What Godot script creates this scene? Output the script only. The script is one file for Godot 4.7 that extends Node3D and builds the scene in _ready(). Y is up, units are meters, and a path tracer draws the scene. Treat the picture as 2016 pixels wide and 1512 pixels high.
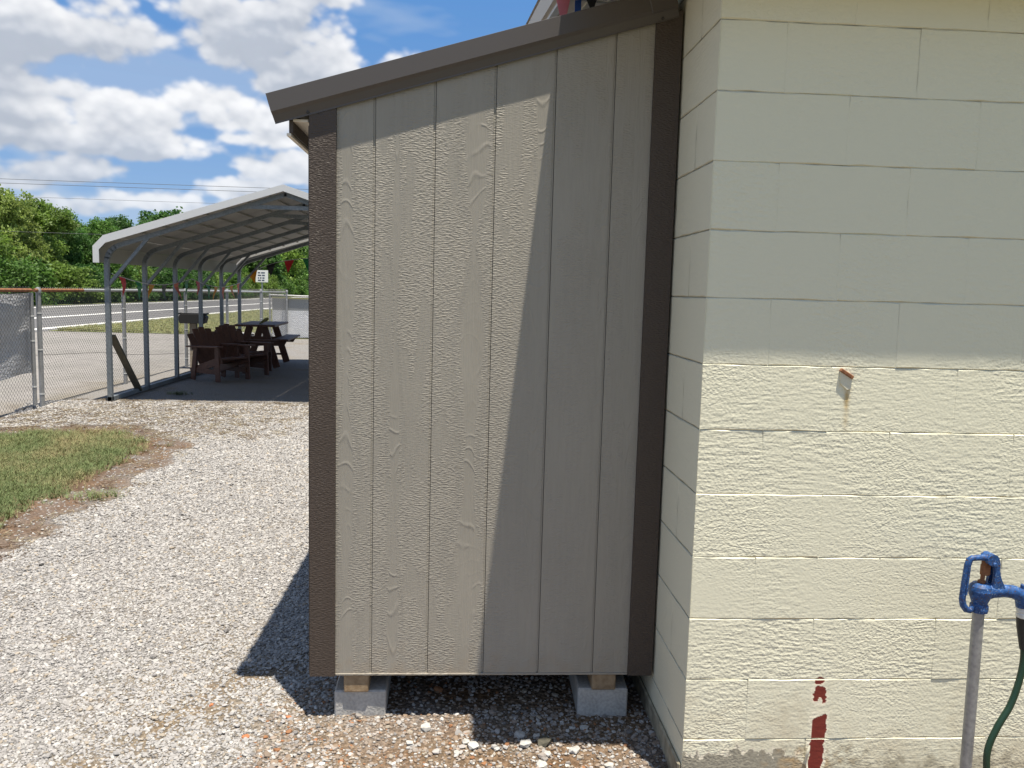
extends Node3D

const TW := 2.7             # metres that the front wall's textures span
const WALL_X := 0.742       # left corner of the block building
const WALL_Z := -2.466      # its front face
const SHED_Z := -2.88       # the shed's end face
const EX := 1.75             # exposure

const ORD := ["first", "second", "third", "fourth", "fifth", "sixth", "seventh", "eighth", "ninth", "tenth", "eleventh", "twelfth", "thirteenth", "fourteenth", "fifteenth", "sixteenth", "seventeenth", "eighteenth", "nineteenth", "twentieth"]

var rng := RandomNumberGenerator.new()
var names := {}
var M := {}

# ------------------------------------------------------------------ nodes

func numbered(n: String) -> String:
	var k: int = names.get(n, 0)
	names[n] = k + 1
	return n if k == 0 else "%s_%03d" % [n, k]

func meta(o: Node, label := "", category := "", group := "", kind := "") -> Node:
	if label != "": o.set_meta("label", label)
	if category != "": o.set_meta("category", category)
	if group != "": o.set_meta("group", group)
	if kind != "": o.set_meta("kind", kind)
	return o

func thing(n: String, label: String, category: String, at := Vector3.ZERO, turn := 0.0, group := "", kind := "") -> Node3D:
	var o := Node3D.new()
	o.name = numbered(n)
	add_child(o, true)
	o.position = at
	o.rotation.y = turn
	meta(o, label, category, group, kind)
	return o

func obj(n: String, mesh: Mesh, m: Material, parent: Node = null) -> MeshInstance3D:
	var o := MeshInstance3D.new()
	o.mesh = mesh
	o.material_override = m
	if parent == null:
		o.name = numbered(n)
		add_child(o, true)
	else:
		var key := "%d/%s" % [parent.get_instance_id(), n]
		var k: int = names.get(key, 0)
		names[key] = k + 1
		o.name = n if k == 0 else "%s_%03d" % [n, k]
		parent.add_child(o, true)
	return o

func copy(src: Node3D, at: Vector3, turn: float, label := "") -> Node3D:
	var r: Node3D = src.duplicate()
	r.name = numbered(String(src.name).rstrip("0123456789").trim_suffix("_"))
	add_child(r, true)
	r.position = at
	r.rotation = Vector3(0, turn, 0)
	if label != "": r.set_meta("label", label)
	return r

# ------------------------------------------------------------------ mesh builder

class MB:
	var v := PackedVector3Array()
	var n := PackedVector3Array()
	var uv := PackedVector2Array()
	var c := PackedColorArray()
	var col := Color.WHITE
	func tri(a: Vector3, b: Vector3, d: Vector3, na := Vector3.ZERO, nb := Vector3.ZERO, nd := Vector3.ZERO) -> void:
		# a b d run anticlockwise seen from outside; stored clockwise
		var f := (b - a).cross(d - a)
		if f.length_squared() < 1e-16: return
		f = f.normalized()
		if na == Vector3.ZERO: na = f
		if nb == Vector3.ZERO: nb = f
		if nd == Vector3.ZERO: nd = f
		v.append(a); v.append(d); v.append(b)
		n.append(na); n.append(nd); n.append(nb)
		var x := absf(f.x); var y := absf(f.y); var z := absf(f.z)
		for p in [a, d, b]:
			if z >= x and z >= y: uv.append(Vector2(p.x, -p.y))
			elif x >= y: uv.append(Vector2(p.z, -p.y))
			else: uv.append(Vector2(p.x, p.z))
			c.append(col)
	func quad(a: Vector3, b: Vector3, d: Vector3, e: Vector3) -> void:
		tri(a, b, d)
		tri(a, d, e)
	func box(lo: Vector3, hi: Vector3, bev := 0.0, t := Transform3D()) -> void:
		# bevelled box: 6 faces, 12 edges, 8 corners
		var b := minf(bev, 0.45 * minf(hi.x - lo.x, minf(hi.y - lo.y, hi.z - lo.z)))
		var P := func(sx: int, sy: int, sz: int, ax: int) -> Vector3:
			var q := Vector3(hi.x if sx > 0 else lo.x, hi.y if sy > 0 else lo.y, hi.z if sz > 0 else lo.z)
			if ax != 0: q.x -= sx * b
			if ax != 1: q.y -= sy * b
			if ax != 2: q.z -= sz * b
			return t * q
		for s in [-1, 1]:
			var q := [P.call(s, -1, -1, 0), P.call(s, -1, 1, 0), P.call(s, 1, 1, 0), P.call(s, 1, -1, 0)]
			if s > 0: q.reverse()
			quad(q[0], q[1], q[2], q[3])
			q = [P.call(-1, s, -1, 1), P.call(1, s, -1, 1), P.call(1, s, 1, 1), P.call(-1, s, 1, 1)]
			if s > 0: q.reverse()
			quad(q[0], q[1], q[2], q[3])
			q = [P.call(-1, -1, s, 2), P.call(-1, 1, s, 2), P.call(1, 1, s, 2), P.call(1, -1, s, 2)]
			if s > 0: q.reverse()
			quad(q[0], q[1], q[2], q[3])
		if b <= 0.0: return
		for s in [-1, 1]:
			for r in [-1, 1]:
				var q := [P.call(s, r, -1, 0), P.call(s, r, 1, 0), P.call(s, r, 1, 1), P.call(s, r, -1, 1)]
				if s * r > 0: q.reverse()
				quad(q[3], q[2], q[1], q[0])
				q = [P.call(s, -1, r, 0), P.call(s, 1, r, 0), P.call(s, 1, r, 2), P.call(s, -1, r, 2)]
				if s * r < 0: q.reverse()
				quad(q[3], q[2], q[1], q[0])
				q = [P.call(-1, s, r, 1), P.call(1, s, r, 1), P.call(1, s, r, 2), P.call(-1, s, r, 2)]
				if s * r > 0: q.reverse()
				quad(q[3], q[2], q[1], q[0])
				for w in [-1, 1]:
					var k := [P.call(s, r, w, 0), P.call(s, r, w, 1), P.call(s, r, w, 2)]
					if s * r * w < 0: k.reverse()
					tri(k[0], k[1], k[2])
	func bar(a: Vector3, b: Vector3, w: float, h: float, up := Vector3.UP, bev := 0.0) -> void:
		var f := (b - a)
		var l := f.length()
		f /= l
		if absf(f.dot(up)) > 0.99: up = Vector3.RIGHT
		var s := up.cross(f).normalized()
		var u := f.cross(s)
		box(Vector3(-w / 2, -h / 2, 0), Vector3(w / 2, h / 2, l), bev, Transform3D(Basis(s, u, f), a))
	func tube(pts: Array, radii, sides := 8, caps := true, squash := 1.0) -> void:
		var k := pts.size()
		var rings := []
		var side := Vector3.ZERO
		for i in k:
			var f: Vector3 = (pts[mini(i + 1, k - 1)] - pts[maxi(i - 1, 0)]).normalized()
			if side == Vector3.ZERO:
				side = (Vector3.UP if absf(f.y) < 0.9 else Vector3.RIGHT).cross(f).normalized()
			else:
				side = (side - f * side.dot(f)).normalized()
			var up := f.cross(side)
			var r: float = radii[i] if radii is Array else radii
			var ring := []
			for j in sides:
				var a := TAU * j / sides
				var d := side * cos(a) + up * sin(a) * squash
				ring.append([pts[i] + d * r, (side * cos(a) + up * sin(a)).normalized()])
			rings.append(ring)
		for i in k - 1:
			for j in sides:
				var a = rings[i][j]; var b = rings[i][(j + 1) % sides]
				var d = rings[i + 1][(j + 1) % sides]; var e = rings[i + 1][j]
				tri(a[0], b[0], d[0], a[1], b[1], d[1])
				tri(a[0], d[0], e[0], a[1], d[1], e[1])
		if caps:
			for j in sides:
				tri(pts[0], rings[0][(j + 1) % sides][0], rings[0][j][0])
				tri(pts[k - 1], rings[k - 1][j][0], rings[k - 1][(j + 1) % sides][0])
	func lathe(prof: Array, t := Transform3D(), sides := 16) -> void:
		# profile of (radius, height), bottom to top, round the y axis
		for i in prof.size() - 1:
			var p: Vector2 = prof[i]; var q: Vector2 = prof[i + 1]
			var nn := Vector2(q.y - p.y, p.x - q.x).normalized()
			for j in sides:
				var a := TAU * j / sides; var b := TAU * (j + 1) / sides
				var da := Vector3(cos(a), 0, -sin(a)); var db := Vector3(cos(b), 0, -sin(b))
				var na := t.basis * (da * nn.x + Vector3.UP * nn.y); var nb := t.basis * (db * nn.x + Vector3.UP * nn.y)
				var A := t * (da * p.x + Vector3.UP * p.y); var B := t * (db * p.x + Vector3.UP * p.y)
				var C := t * (db * q.x + Vector3.UP * q.y); var D := t * (da * q.x + Vector3.UP * q.y)
				tri(A, B, C, na, nb, nb)
				tri(A, C, D, na, nb, na)
	func prism(poly: PackedVector2Array, z0: float, z1: float, t := Transform3D()) -> void:
		# polygon in x, y pulled along z
		var p := poly
		if Geometry2D.is_polygon_clockwise(p):
			p = p.duplicate(); p.reverse()
		var ix := Geometry2D.triangulate_polygon(p)
		for i in range(0, ix.size(), 3):
			var a := p[ix[i]]; var b := p[ix[i + 1]]; var d := p[ix[i + 2]]
			if (b - a).cross(d - a) < 0:
				var s := b; b = d; d = s
			tri(t * Vector3(a.x, a.y, z1), t * Vector3(b.x, b.y, z1), t * Vector3(d.x, d.y, z1))
			tri(t * Vector3(a.x, a.y, z0), t * Vector3(d.x, d.y, z0), t * Vector3(b.x, b.y, z0))
		for i in p.size():
			var a := p[i]; var b := p[(i + 1) % p.size()]
			quad(t * Vector3(a.x, a.y, z1), t * Vector3(a.x, a.y, z0), t * Vector3(b.x, b.y, z0), t * Vector3(b.x, b.y, z1))
	func done() -> ArrayMesh:
		var a := []
		a.resize(Mesh.ARRAY_MAX)
		a[Mesh.ARRAY_VERTEX] = v; a[Mesh.ARRAY_NORMAL] = n; a[Mesh.ARRAY_TEX_UV] = uv; a[Mesh.ARRAY_COLOR] = c
		var m := ArrayMesh.new()
		m.add_surface_from_arrays(Mesh.PRIMITIVE_TRIANGLES, a)
		return m

func boxm(lo: Vector3, hi: Vector3, bev := 0.0) -> ArrayMesh:
	var m := MB.new()
	m.box(lo, hi, bev)
	return m.done()

func barm(a: Vector3, b: Vector3, w: float, h: float, up := Vector3.UP, bev := 0.0) -> ArrayMesh:
	var m := MB.new()
	m.bar(a, b, w, h, up, bev)
	return m.done()

func tubem(pts: Array, r, sides := 8) -> ArrayMesh:
	var m := MB.new()
	m.tube(pts, r, sides)
	return m.done()

# ------------------------------------------------------------------ textures and materials

func lin(r: float, g: float, b: float) -> Color:
	return Color(r, g, b).linear_to_srgb()

func mat(c: Color, rough := 0.8, metal := 0.0, spec := 0.5) -> StandardMaterial3D:
	var m := StandardMaterial3D.new()
	m.albedo_color = c
	m.roughness = rough
	m.metallic = metal
	m.metallic_specular = spec
	return m

func noise(type: int, freq: float, oct: int, sd: int) -> FastNoiseLite:
	var f := FastNoiseLite.new()
	f.noise_type = type
	f.frequency = freq
	f.fractal_octaves = oct
	f.fractal_type = FastNoiseLite.FRACTAL_FBM if oct > 1 else FastNoiseLite.FRACTAL_NONE
	f.seed = sd
	return f

func bytes_of(f: FastNoiseLite, w: int, h: int, sw := 0, sh := 0, seamless := true) -> PackedByteArray:
	# noise drawn at w x h, stretched to sw x sh
	var im: Image = f.get_seamless_image(w, h) if seamless else f.get_image(w, h)
	if sw > 0: im.resize(sw, sh, Image.INTERPOLATE_CUBIC)
	im.convert(Image.FORMAT_L8)
	return im.get_data()

func tex(im: Image) -> ImageTexture:
	return ImageTexture.create_from_image(im)

func grey(b: PackedByteArray, w: int, h: int) -> ImageTexture:
	return tex(Image.create_from_data(w, h, false, Image.FORMAT_L8, b))

func speckle(w: int, freq: float, lo: Color, hi: Color, sd: int, oct := 4, mid := 0.5) -> ImageTexture:
	# a two-tone mottle as a colour texture
	var b := bytes_of(noise(FastNoiseLite.TYPE_SIMPLEX_SMOOTH, freq, oct, sd), w, w)
	var b2 := bytes_of(noise(FastNoiseLite.TYPE_SIMPLEX_SMOOTH, freq * 0.12, 3, sd + 7), w, w)
	var out := PackedByteArray()
	out.resize(w * w * 3)
	var lut := PackedByteArray()
	lut.resize(256 * 3)
	for i in 256:
		var c := lo.lerp(hi, clampf((i / 255.0 - mid) * 1.5 + 0.5, 0, 1)).linear_to_srgb()
		lut[i * 3] = c.r8; lut[i * 3 + 1] = c.g8; lut[i * 3 + 2] = c.b8
	for i in w * w:
		var k := ((b[i] * 5 + b2[i] * 3) >> 3) * 3
		out[i * 3] = lut[k]; out[i * 3 + 1] = lut[k + 1]; out[i * 3 + 2] = lut[k + 2]
	return tex(Image.create_from_data(w, w, false, Image.FORMAT_RGB8, out))

func with_relief(m: StandardMaterial3D, t: Texture2D, cm: float) -> StandardMaterial3D:
	m.heightmap_enabled = true
	m.heightmap_texture = t
	m.heightmap_scale = cm
	return m

func tri_world(m: StandardMaterial3D, size: float) -> StandardMaterial3D:
	m.uv1_triplanar = true
	m.uv1_world_triplanar = true
	m.uv1_triplanar_sharpness = 8.0
	m.uv1_scale = Vector3.ONE / size
	return m

func make_materials() -> void:
	# --- painted block: brush strokes in thick paint
	var W := 2048
	var f := noise(FastNoiseLite.TYPE_SIMPLEX_SMOOTH, 0.075, 3, 11)
	f.domain_warp_enabled = true
	f.domain_warp_amplitude = 70.0
	f.domain_warp_frequency = 0.004
	f.domain_warp_fractal_type = FastNoiseLite.DOMAIN_WARP_FRACTAL_NONE
	var strokes := bytes_of(f, 480, W, W, W)
	var f2 := noise(FastNoiseLite.TYPE_SIMPLEX_SMOOTH, 0.19, 3, 12)
	var pits := bytes_of(f2, 1024, 1024, W, W)
	var f3 := noise(FastNoiseLite.TYPE_SIMPLEX_SMOOTH, 0.085, 3, 19)
	f3.domain_warp_enabled = true
	f3.domain_warp_amplitude = 90.0
	f3.domain_warp_frequency = 0.006
	var cross := bytes_of(f3, 512, 1400, W, W)
	var which := bytes_of(noise(FastNoiseLite.TYPE_SIMPLEX_SMOOTH, 0.02, 2, 23), 256, 256, W, W)
	var hgt := PackedByteArray()
	hgt.resize(W * W)
	var soft := bytes_of(noise(FastNoiseLite.TYPE_SIMPLEX_SMOOTH, 0.018, 3, 29), 256, 256, W, W)
	for py in W:
		# each block was brushed by itself: its own stroke and thickness of paint
		var yy := TW * (1.0 - (py + 0.5) / W)
		var row := floori((yy - 1.56 + 20 * 0.2032) / 0.2032)
		var shift := 0.2032 if (row + 11) % 2 == 0 else 0.0
		var kx := PackedInt32Array()
		var sx := PackedInt32Array()
		for c in 10:
			kx.append(int(hash1(row, c) * 190.0) - 95)
			sx.append(120 + int(hash1(c + 3, row * 1.7) * 130.0))
		for px in W:
			var i := py * W + px
			var c := clampi(int((px * TW / W + shift) / 0.4064), 0, 9)
			var k := clampi((which[i] - 96) * 4 + kx[c], 0, 255)
			var bv := (((strokes[i] * (255 - k) + cross[i] * k) >> 8) * 9 + pits[i] * 7) / 16 - 128
			bv = bv * clampi(40 + soft[i] * 3 / 2, 60, 300) / 220 * sx[c] / 180
			if pits[i] > 212: bv -= 45
			hgt[i] = clampi(128 + bv, 0, 255)
	# --- its stains, bare patches and peeled paint
	var A := 1024
	var alb := Image.create(A, A, false, Image.FORMAT_RGB8)
	var paint := Color(0.735, 0.712, 0.560)
	alb.fill(paint.linear_to_srgb())
	var mottle := noise(FastNoiseLite.TYPE_SIMPLEX_SMOOTH, 3.2, 4, 5)
	var ragged := noise(FastNoiseLite.TYPE_SIMPLEX_SMOOTH, 22.0, 4, 6)
	var fine := noise(FastNoiseLite.TYPE_SIMPLEX_SMOOTH, 70.0, 3, 8)
	for py in range(A):
		var y := TW * (1.0 - (py + 0.5) / A)
		if y > 0.55 and not (y > 1.0 and y < 1.36): continue
		for px in A:
			var x := TW * (px + 0.5) / A
			var wx := x + WALL_X
			var c := paint
			var r1 := ragged.get_noise_2d(x, y)
			if y < 0.55:
				var m1 := mottle.get_noise_2d(x, y)
				# grime that climbs from the ground
				var g := clampf((0.30 - y) / 0.28 + m1 * 0.9 + r1 * 0.35 - 0.25, 0, 1)
				c = c.lerp(Color(0.50, 0.43, 0.30), g * 0.55)
				var dark := clampf((0.11 - y) / 0.07 + r1 * 1.2 + mottle.get_noise_2d(x * 2.0 + 9, y * 2.0) * 1.3 - 0.45, 0, 1)
				c = c.lerp(Color(0.28, 0.25, 0.18), dark * 0.6)
				# bare grey block at the foot, left of the red stripe
				var bare := 0.098 + r1 * 0.035 + m1 * 0.03 - 0.35 * maxf(0.0, wx - 1.06)
				if y < bare and wx < 1.16: c = Color(0.37, 0.345, 0.27).lerp(Color(0.28, 0.26, 0.21), clampf(fine.get_noise_2d(x, y) + 0.5, 0, 1))
				elif y < bare + 0.006 and wx < 1.16: c = Color(0.78, 0.72, 0.58)
				# orange scrape round the stripe
				var orange := clampf(1.0 - absf(wx - 1.15) / 0.13 + r1 * 0.8, 0, 1) * clampf((0.10 - y) / 0.05 + r1, 0, 1)
				c = c.lerp(Color(0.50, 0.33, 0.15), orange * 0.6)
				# red paint laid bare
				var xm := 1.184 + (y - 0.03) * 0.035
				var half := 0.023 + r1 * 0.006
				var red := absf(wx - xm) < half and y < 0.226 - absf(wx - xm - 0.012) * 0.7 + r1 * 0.01
				var e := Vector2((wx - 1.185) / 0.021, (y - 0.290) / 0.033).length() + r1 * 0.55
				var e2 := Vector2((wx - 1.180) / 0.017, (y - 0.335) / 0.013).length() + r1 * 0.4
				if (e < 1.0 and not Vector2((wx - 1.187) / 0.009, (y - 0.262) / 0.018).length() < 1.0) or e2 < 1.0: red = true
				if red: c = Color(0.20, 0.036, 0.026).lerp(Color(0.15, 0.026, 0.02), clampf(fine.get_noise_2d(x * 0.3, y * 2.0) + 0.4, 0, 1))
				elif absf(wx - xm) < half + 0.006 + r1 * 0.008 and y < 0.235 or e < 1.35 and y > 0.25: c = Color(0.80, 0.755, 0.60)
				if red:
					for oy in 2:
						for ox in 2:
							var at := (py * 2 + oy) * W + px * 2 + ox
							hgt[at] = hgt[at] / 3 + 10
			else:
				# rust that ran down from the iron strap
				var run := exp(-pow((wx - 1.204 - 0.006 * (1.3 - y)) / 0.008, 2.0)) * clampf((1.31 - y) / 0.02, 0, 1) * clampf((y - 1.14) / 0.14, 0, 1)
				c = c.lerp(Color(0.45, 0.30, 0.10), clampf(run * (1.1 + r1 * 0.9), 0, 1) * 0.8)
			alb.set_pixel(px, py, c.linear_to_srgb())
	var paint_relief := grey(hgt, W, W)
	M.wall = with_relief(mat(Color.WHITE, 0.62, 0, 0.35), paint_relief, 0.215)
	M.wall.albedo_texture = tex(alb)
	M.wall.texture_repeat = true
	tri_world(M.wall, TW)
	M.wall.uv1_offset = Vector3(-WALL_X / TW, -1.0, 0)
	M.wall_side = with_relief(mat(paint.linear_to_srgb(), 0.55, 0, 0.4), paint_relief, 0.12)
	tri_world(M.wall_side, TW)
	M.mortar = mat(lin(0.66, 0.64, 0.49), 0.8)
	M.grime = tri_world(mat(Color.WHITE, 0.95), 0.5)
	M.grime.albedo_texture = speckle(256, 0.03, Color(0.16, 0.14, 0.10), Color(0.42, 0.38, 0.28), 31)

	# --- embossed siding: rough bumps, smooth islands and cathedral grain
	var SW := 1024
	var SH := 2048
	var bump := noise(FastNoiseLite.TYPE_SIMPLEX_SMOOTH, 0.25, 3, 41)
	bump.domain_warp_enabled = true
	bump.domain_warp_amplitude = 9.0
	bump.domain_warp_frequency = 0.02
	var bumps := bytes_of(bump, 240, SH, SW, SH)
	var isle := noise(FastNoiseLite.TYPE_SIMPLEX_SMOOTH, 0.02, 3, 42)
	var isles := bytes_of(isle, 512, 240, SW, SH)
	var wig := bytes_of(noise(FastNoiseLite.TYPE_SIMPLEX_SMOOTH, 0.02, 3, 43), 256, 256, SW, SH)
	var grain := bytes_of(noise(FastNoiseLite.TYPE_SIMPLEX_SMOOTH, 0.16, 3, 44), SW, 150, SW, SH)
	# its paint: slight fading, dust towards the bottom
	var tone := Image.create(256, 512, false, Image.FORMAT_RGB8)
	var tn := noise(FastNoiseLite.TYPE_SIMPLEX_SMOOTH, 2.2, 4, 45)
	for y in 512:
		for x in 256:
			var q := tn.get_noise_2d(x / 200.0, y / 420.0)
			var c := Color(0.300, 0.279, 0.238) * (1.0 + 0.07 * q + 0.05 * tn.get_noise_2d(x / 6.0, y / 90.0))
			var dust := clampf((y - 452.0) / 28.0 + tn.get_noise_2d(x / 30.0, y / 30.0) * 0.9 - 0.35, 0, 1)
			c = c.lerp(Color(0.30, 0.245, 0.18), dust * 0.45)
			tone.set_pixel(x, y, c.linear_to_srgb())
	var side_h := PackedByteArray()
	side_h.resize(SW * SH)
	for x in SW:
		var xm := 1.28 * x / SW - 0.5
		var bi := floori((xm + 0.305 + 2.032) / 0.2032)
		var u := fposmod(xm + 0.305, 0.2032) / 0.2032 - 0.5       # -0.5 .. 0.5 across a board
		var centre := 0.18 * sin(bi * 2.7 + 0.6)
		centre = [0.05, -0.12, 0.20, 0.30, 0.42, -0.05, 0.15][clampi(bi - 9, 0, 6)]
		var flame: float = [0.10, 0.06, 0.135, 0.085, 0.05, 0.07, 0.06][clampi(bi - 9, 0, 6)]
		var du := absf(u - centre)
		var sgn := 1.0 if bi % 2 == 0 else -1.0
		for y in SH:
			var i := y * SW + x
			var wv := wig[i] / 255.0 - 0.5
			var b := clampf((bumps[i] / 255.0 - 0.36) * 2.1, 0.0, 1.0)
			var fl := flame * (1.0 + 0.55 * sin(y * 0.011 + bi * 2.0) + wv * 1.2)
			var q := du / maxf(fl, 0.02)
			# smooth heartwood strip with v-shaped steps; dotted grain lines beside it; rough bark-like bumps elsewhere
			var strip := clampf((1.15 - q) * 3.0, 0.0, 1.0)
			var ring := clampf(1.0 - absf(q - 1.75) / 0.85, 0.0, 1.0)
			var rung := pow(maxf(0.0, sin(y * 0.085 + 2.5 * sin(y * 0.017 + bi) + sgn * 1.7 * q * q + wv * 16.0)), 5.0) * clampf(0.45 + wv * 3.0 + (isles[i] - 128) / 50.0, 0.12, 1.0)
			var lines := maxf(0.0, sin(du * 330.0 + wv * 7.0 + y * 0.006))
			var isl := clampf((isles[i] - 128) / 22.0 + 1.9, 0.2, 1.0)
			var hh := b * isl * (1.0 - strip) * (1.0 - 0.55 * ring) + ring * lines * (0.4 + 0.6 * b) * (1.0 - strip) * 0.95 + strip * rung * 0.7
			side_h[i] = clampi(int(40 + 150 * hh + 0.26 * grain[i]), 0, 255)
	var side_t := grey(side_h, SW, SH)
	M.siding = with_relief(mat(Color.WHITE, 0.50, 0, 0.5), side_t, 0.215)
	M.siding.albedo_texture = tex(tone)
	M.siding.uv1_scale = Vector3(1 / 1.28, 1 / 2.56, 1)
	M.siding.uv1_offset = Vector3(0.5 / 1.28, 1.0, 0)
	M.trim = with_relief(mat(lin(0.060, 0.044, 0.034), 0.5, 0, 0.5), grey(bumps, SW, SH), 0.24)
	M.trim.uv1_scale = Vector3(1 / 1.0, 1 / 2.2, 1)
	M.metal_trim = mat(lin(0.085, 0.075, 0.070), 0.42, 0.0, 0.5)
	M.soffit = mat(lin(0.76, 0.70, 0.60), 0.7)
	M.tan_metal = mat(lin(0.60, 0.52, 0.42), 0.6)
	M.dark_gap = mat(lin(0.02, 0.02, 0.02), 0.9)
	M.screw = mat(lin(0.05, 0.045, 0.045), 0.4, 0.4)

	# --- timber, concrete
	M.skid = with_relief(tri_world(mat(Color.WHITE, 0.85), 0.4), grey(bumps, SW, SH), 0.1)
	M.skid.albedo_texture = speckle(256, 0.05, Color(0.20, 0.13, 0.07), Color(0.36, 0.27, 0.17), 51)
	var con := bytes_of(noise(FastNoiseLite.TYPE_SIMPLEX_SMOOTH, 0.09, 4, 53), 256, 256)
	M.concrete = with_relief(tri_world(mat(Color.WHITE, 0.95), 0.3), grey(con, 256, 256), 0.12)
	M.concrete.albedo_texture = speckle(256, 0.08, Color(0.30, 0.295, 0.28), Color(0.48, 0.47, 0.45), 54)
	M.brown_wood = with_relief(tri_world(mat(Color.WHITE, 0.6), 0.5), grey(con, 256, 256), 0.05)
	M.brown_wood.albedo_texture = speckle(256, 0.04, Color(0.055, 0.020, 0.012), Color(0.11, 0.044, 0.026), 55)
	M.old_wood = tri_world(mat(Color.WHITE, 0.9), 0.5)
	M.old_wood.albedo_texture = speckle(256, 0.04, Color(0.06, 0.056, 0.042), Color(0.12, 0.11, 0.08), 56)
	M.post_wood = tri_world(mat(Color.WHITE, 0.9), 0.5)
	M.post_wood.albedo_texture = speckle(256, 0.04, Color(0.22, 0.18, 0.13), Color(0.38, 0.32, 0.25), 57)
	M.olive = mat(lin(0.16, 0.15, 0.05), 0.8)

	# --- metals
	M.galv = tri_world(mat(Color.WHITE, 0.5, 0.3), 0.6)
	M.galv.albedo_texture = speckle(256, 0.06, Color(0.13, 0.15, 0.168), Color(0.22, 0.245, 0.265), 61)
	M.galv_pipe = tri_world(mat(Color.WHITE, 0.5, 0.45), 0.25)
	M.galv_pipe.albedo_texture = speckle(256, 0.05, Color(0.22, 0.225, 0.23), Color(0.36, 0.365, 0.37), 62)
	M.wire = mat(lin(0.15, 0.15, 0.148), 0.55, 0.2)
	M.rail = mat(lin(0.45, 0.45, 0.44), 0.45, 0.5)
	M.rust = tri_world(mat(Color.WHITE, 0.9), 0.12)
	M.rust.albedo_texture = speckle(128, 0.06, Color(0.13, 0.050, 0.024), Color(0.30, 0.135, 0.062), 63)
	M.white_metal = mat(lin(0.62, 0.63, 0.64), 0.45)
	M.under_panel = mat(lin(0.31, 0.295, 0.275), 0.55)
	M.blue = with_relief(tri_world(mat(Color.WHITE, 0.5, 0, 0.45), 0.2), grey(con, 256, 256), 0.05)
	var bl := Image.create(256, 256, false, Image.FORMAT_RGB8)
	var bn := noise(FastNoiseLite.TYPE_SIMPLEX_SMOOTH, 0.05, 4, 64)
	var bc := noise(FastNoiseLite.TYPE_SIMPLEX_SMOOTH, 0.11, 3, 67)
	for y in 256:
		for x in 256:
			var c := Color(0.011, 0.048, 0.155).lerp(Color(0.024, 0.095, 0.29), clampf(bn.get_noise_2d(x, y) + 0.5, 0, 1))
			var chip := bc.get_noise_2d(x, y) + 0.4 * bn.get_noise_2d(x * 0.5, y * 0.5)
			if chip > 0.47: c = Color(0.10, 0.045, 0.025)
			elif chip < -0.56: c = Color(0.30, 0.36, 0.44)
			bl.set_pixel(x, y, c.linear_to_srgb())
	M.blue.albedo_texture = tex(bl)
	M.hose = mat(lin(0.008, 0.032, 0.016), 0.42)
	M.black = mat(lin(0.012, 0.012, 0.013), 0.5)
	M.iron = mat(lin(0.02, 0.019, 0.018), 0.6, 0.2)
	M.collar = mat(lin(0.60, 0.61, 0.60), 0.35)
	M.strap_paint = mat(lin(0.66, 0.63, 0.50), 0.6)
	M.tarp = with_relief(tri_world(mat(Color.WHITE, 0.35, 0.25), 1.0), grey(con, 256, 256), 1.2)
	M.tarp.albedo_texture = speckle(256, 0.02, Color(0.46, 0.47, 0.50), Color(0.66, 0.67, 0.70), 65)
	M.banner = with_relief(tri_world(mat(Color.WHITE, 0.7), 1.2), grey(con, 256, 256), 0.8)
	M.banner.albedo_texture = speckle(256, 0.02, Color(0.78, 0.78, 0.78), Color(0.88, 0.88, 0.88), 66)
	M.banner_band = mat(lin(0.30, 0.31, 0.31), 0.7)
	M.yellow = mat(lin(0.65, 0.60, 0.22), 0.5)
	M.sign_white = mat(lin(0.75, 0.75, 0.75), 0.5)
	M.ink = mat(lin(0.06, 0.07, 0.12), 0.6)
	for p in [["red", 0.45, 0.02, 0.03], ["green", 0.01, 0.20, 0.07], ["gold", 0.55, 0.28, 0.01], ["dark", 0.015, 0.015, 0.02], ["pink", 0.62, 0.22, 0.24], ["navy", 0.02, 0.08, 0.30], ["coral", 0.50, 0.12, 0.06]]:
		var q := mat(lin(p[1], p[2], p[3]), 0.5)
		q.backlight_enabled = true
		q.backlight = lin(p[1], p[2], p[3])
		M["flag_" + p[0]] = q

	# --- ground
	var stones := noise(FastNoiseLite.TYPE_CELLULAR, 0.06, 1, 71)
	var st := bytes_of(stones, 1024, 1024)
	var st2 := bytes_of(noise(FastNoiseLite.TYPE_SIMPLEX_SMOOTH, 0.15, 3, 72), 1024, 1024)
	var gt := PackedByteArray()
	gt.resize(1024 * 1024 * 3)
	var lut := PackedByteArray()
	lut.resize(256)
	for i in 256: lut[i] = clampi(int(255 * pow(clampf(0.45 + 0.55 * (i / 255.0) * 1.5, 0, 1), 1.0)), 0, 255)
	for i in 1024 * 1024:
		var k := lut[(st[i] + st2[i]) >> 1]
		gt[i * 3] = k; gt[i * 3 + 1] = k; gt[i * 3 + 2] = k
	M.gravel = with_relief(tri_world(mat(Color.WHITE, 0.95, 0, 0.3), 1.1), grey(st, 1024, 1024), 0.7)
	M.gravel.albedo_texture = tex(Image.create_from_data(1024, 1024, false, Image.FORMAT_RGB8, gt))
	M.gravel.vertex_color_use_as_albedo = true
	M.stone = mat(Color.WHITE, 0.9, 0, 0.3)
	M.stone.vertex_color_use_as_albedo = true
	M.lot = with_relief(tri_world(mat(Color.WHITE, 0.95, 0, 0.3), 3.0), grey(st2, 1024, 1024), 0.6)
	M.lot.albedo_texture = speckle(512, 0.12, Color(0.62, 0.62, 0.62), Color(1, 1, 1), 74)
	M.lot.vertex_color_use_as_albedo = true
	M.road = tri_world(mat(Color.WHITE, 0.9), 4.0)
	M.road.albedo_texture = speckle(512, 0.12, Color(0.085, 0.083, 0.085), Color(0.125, 0.122, 0.124), 75)
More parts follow.
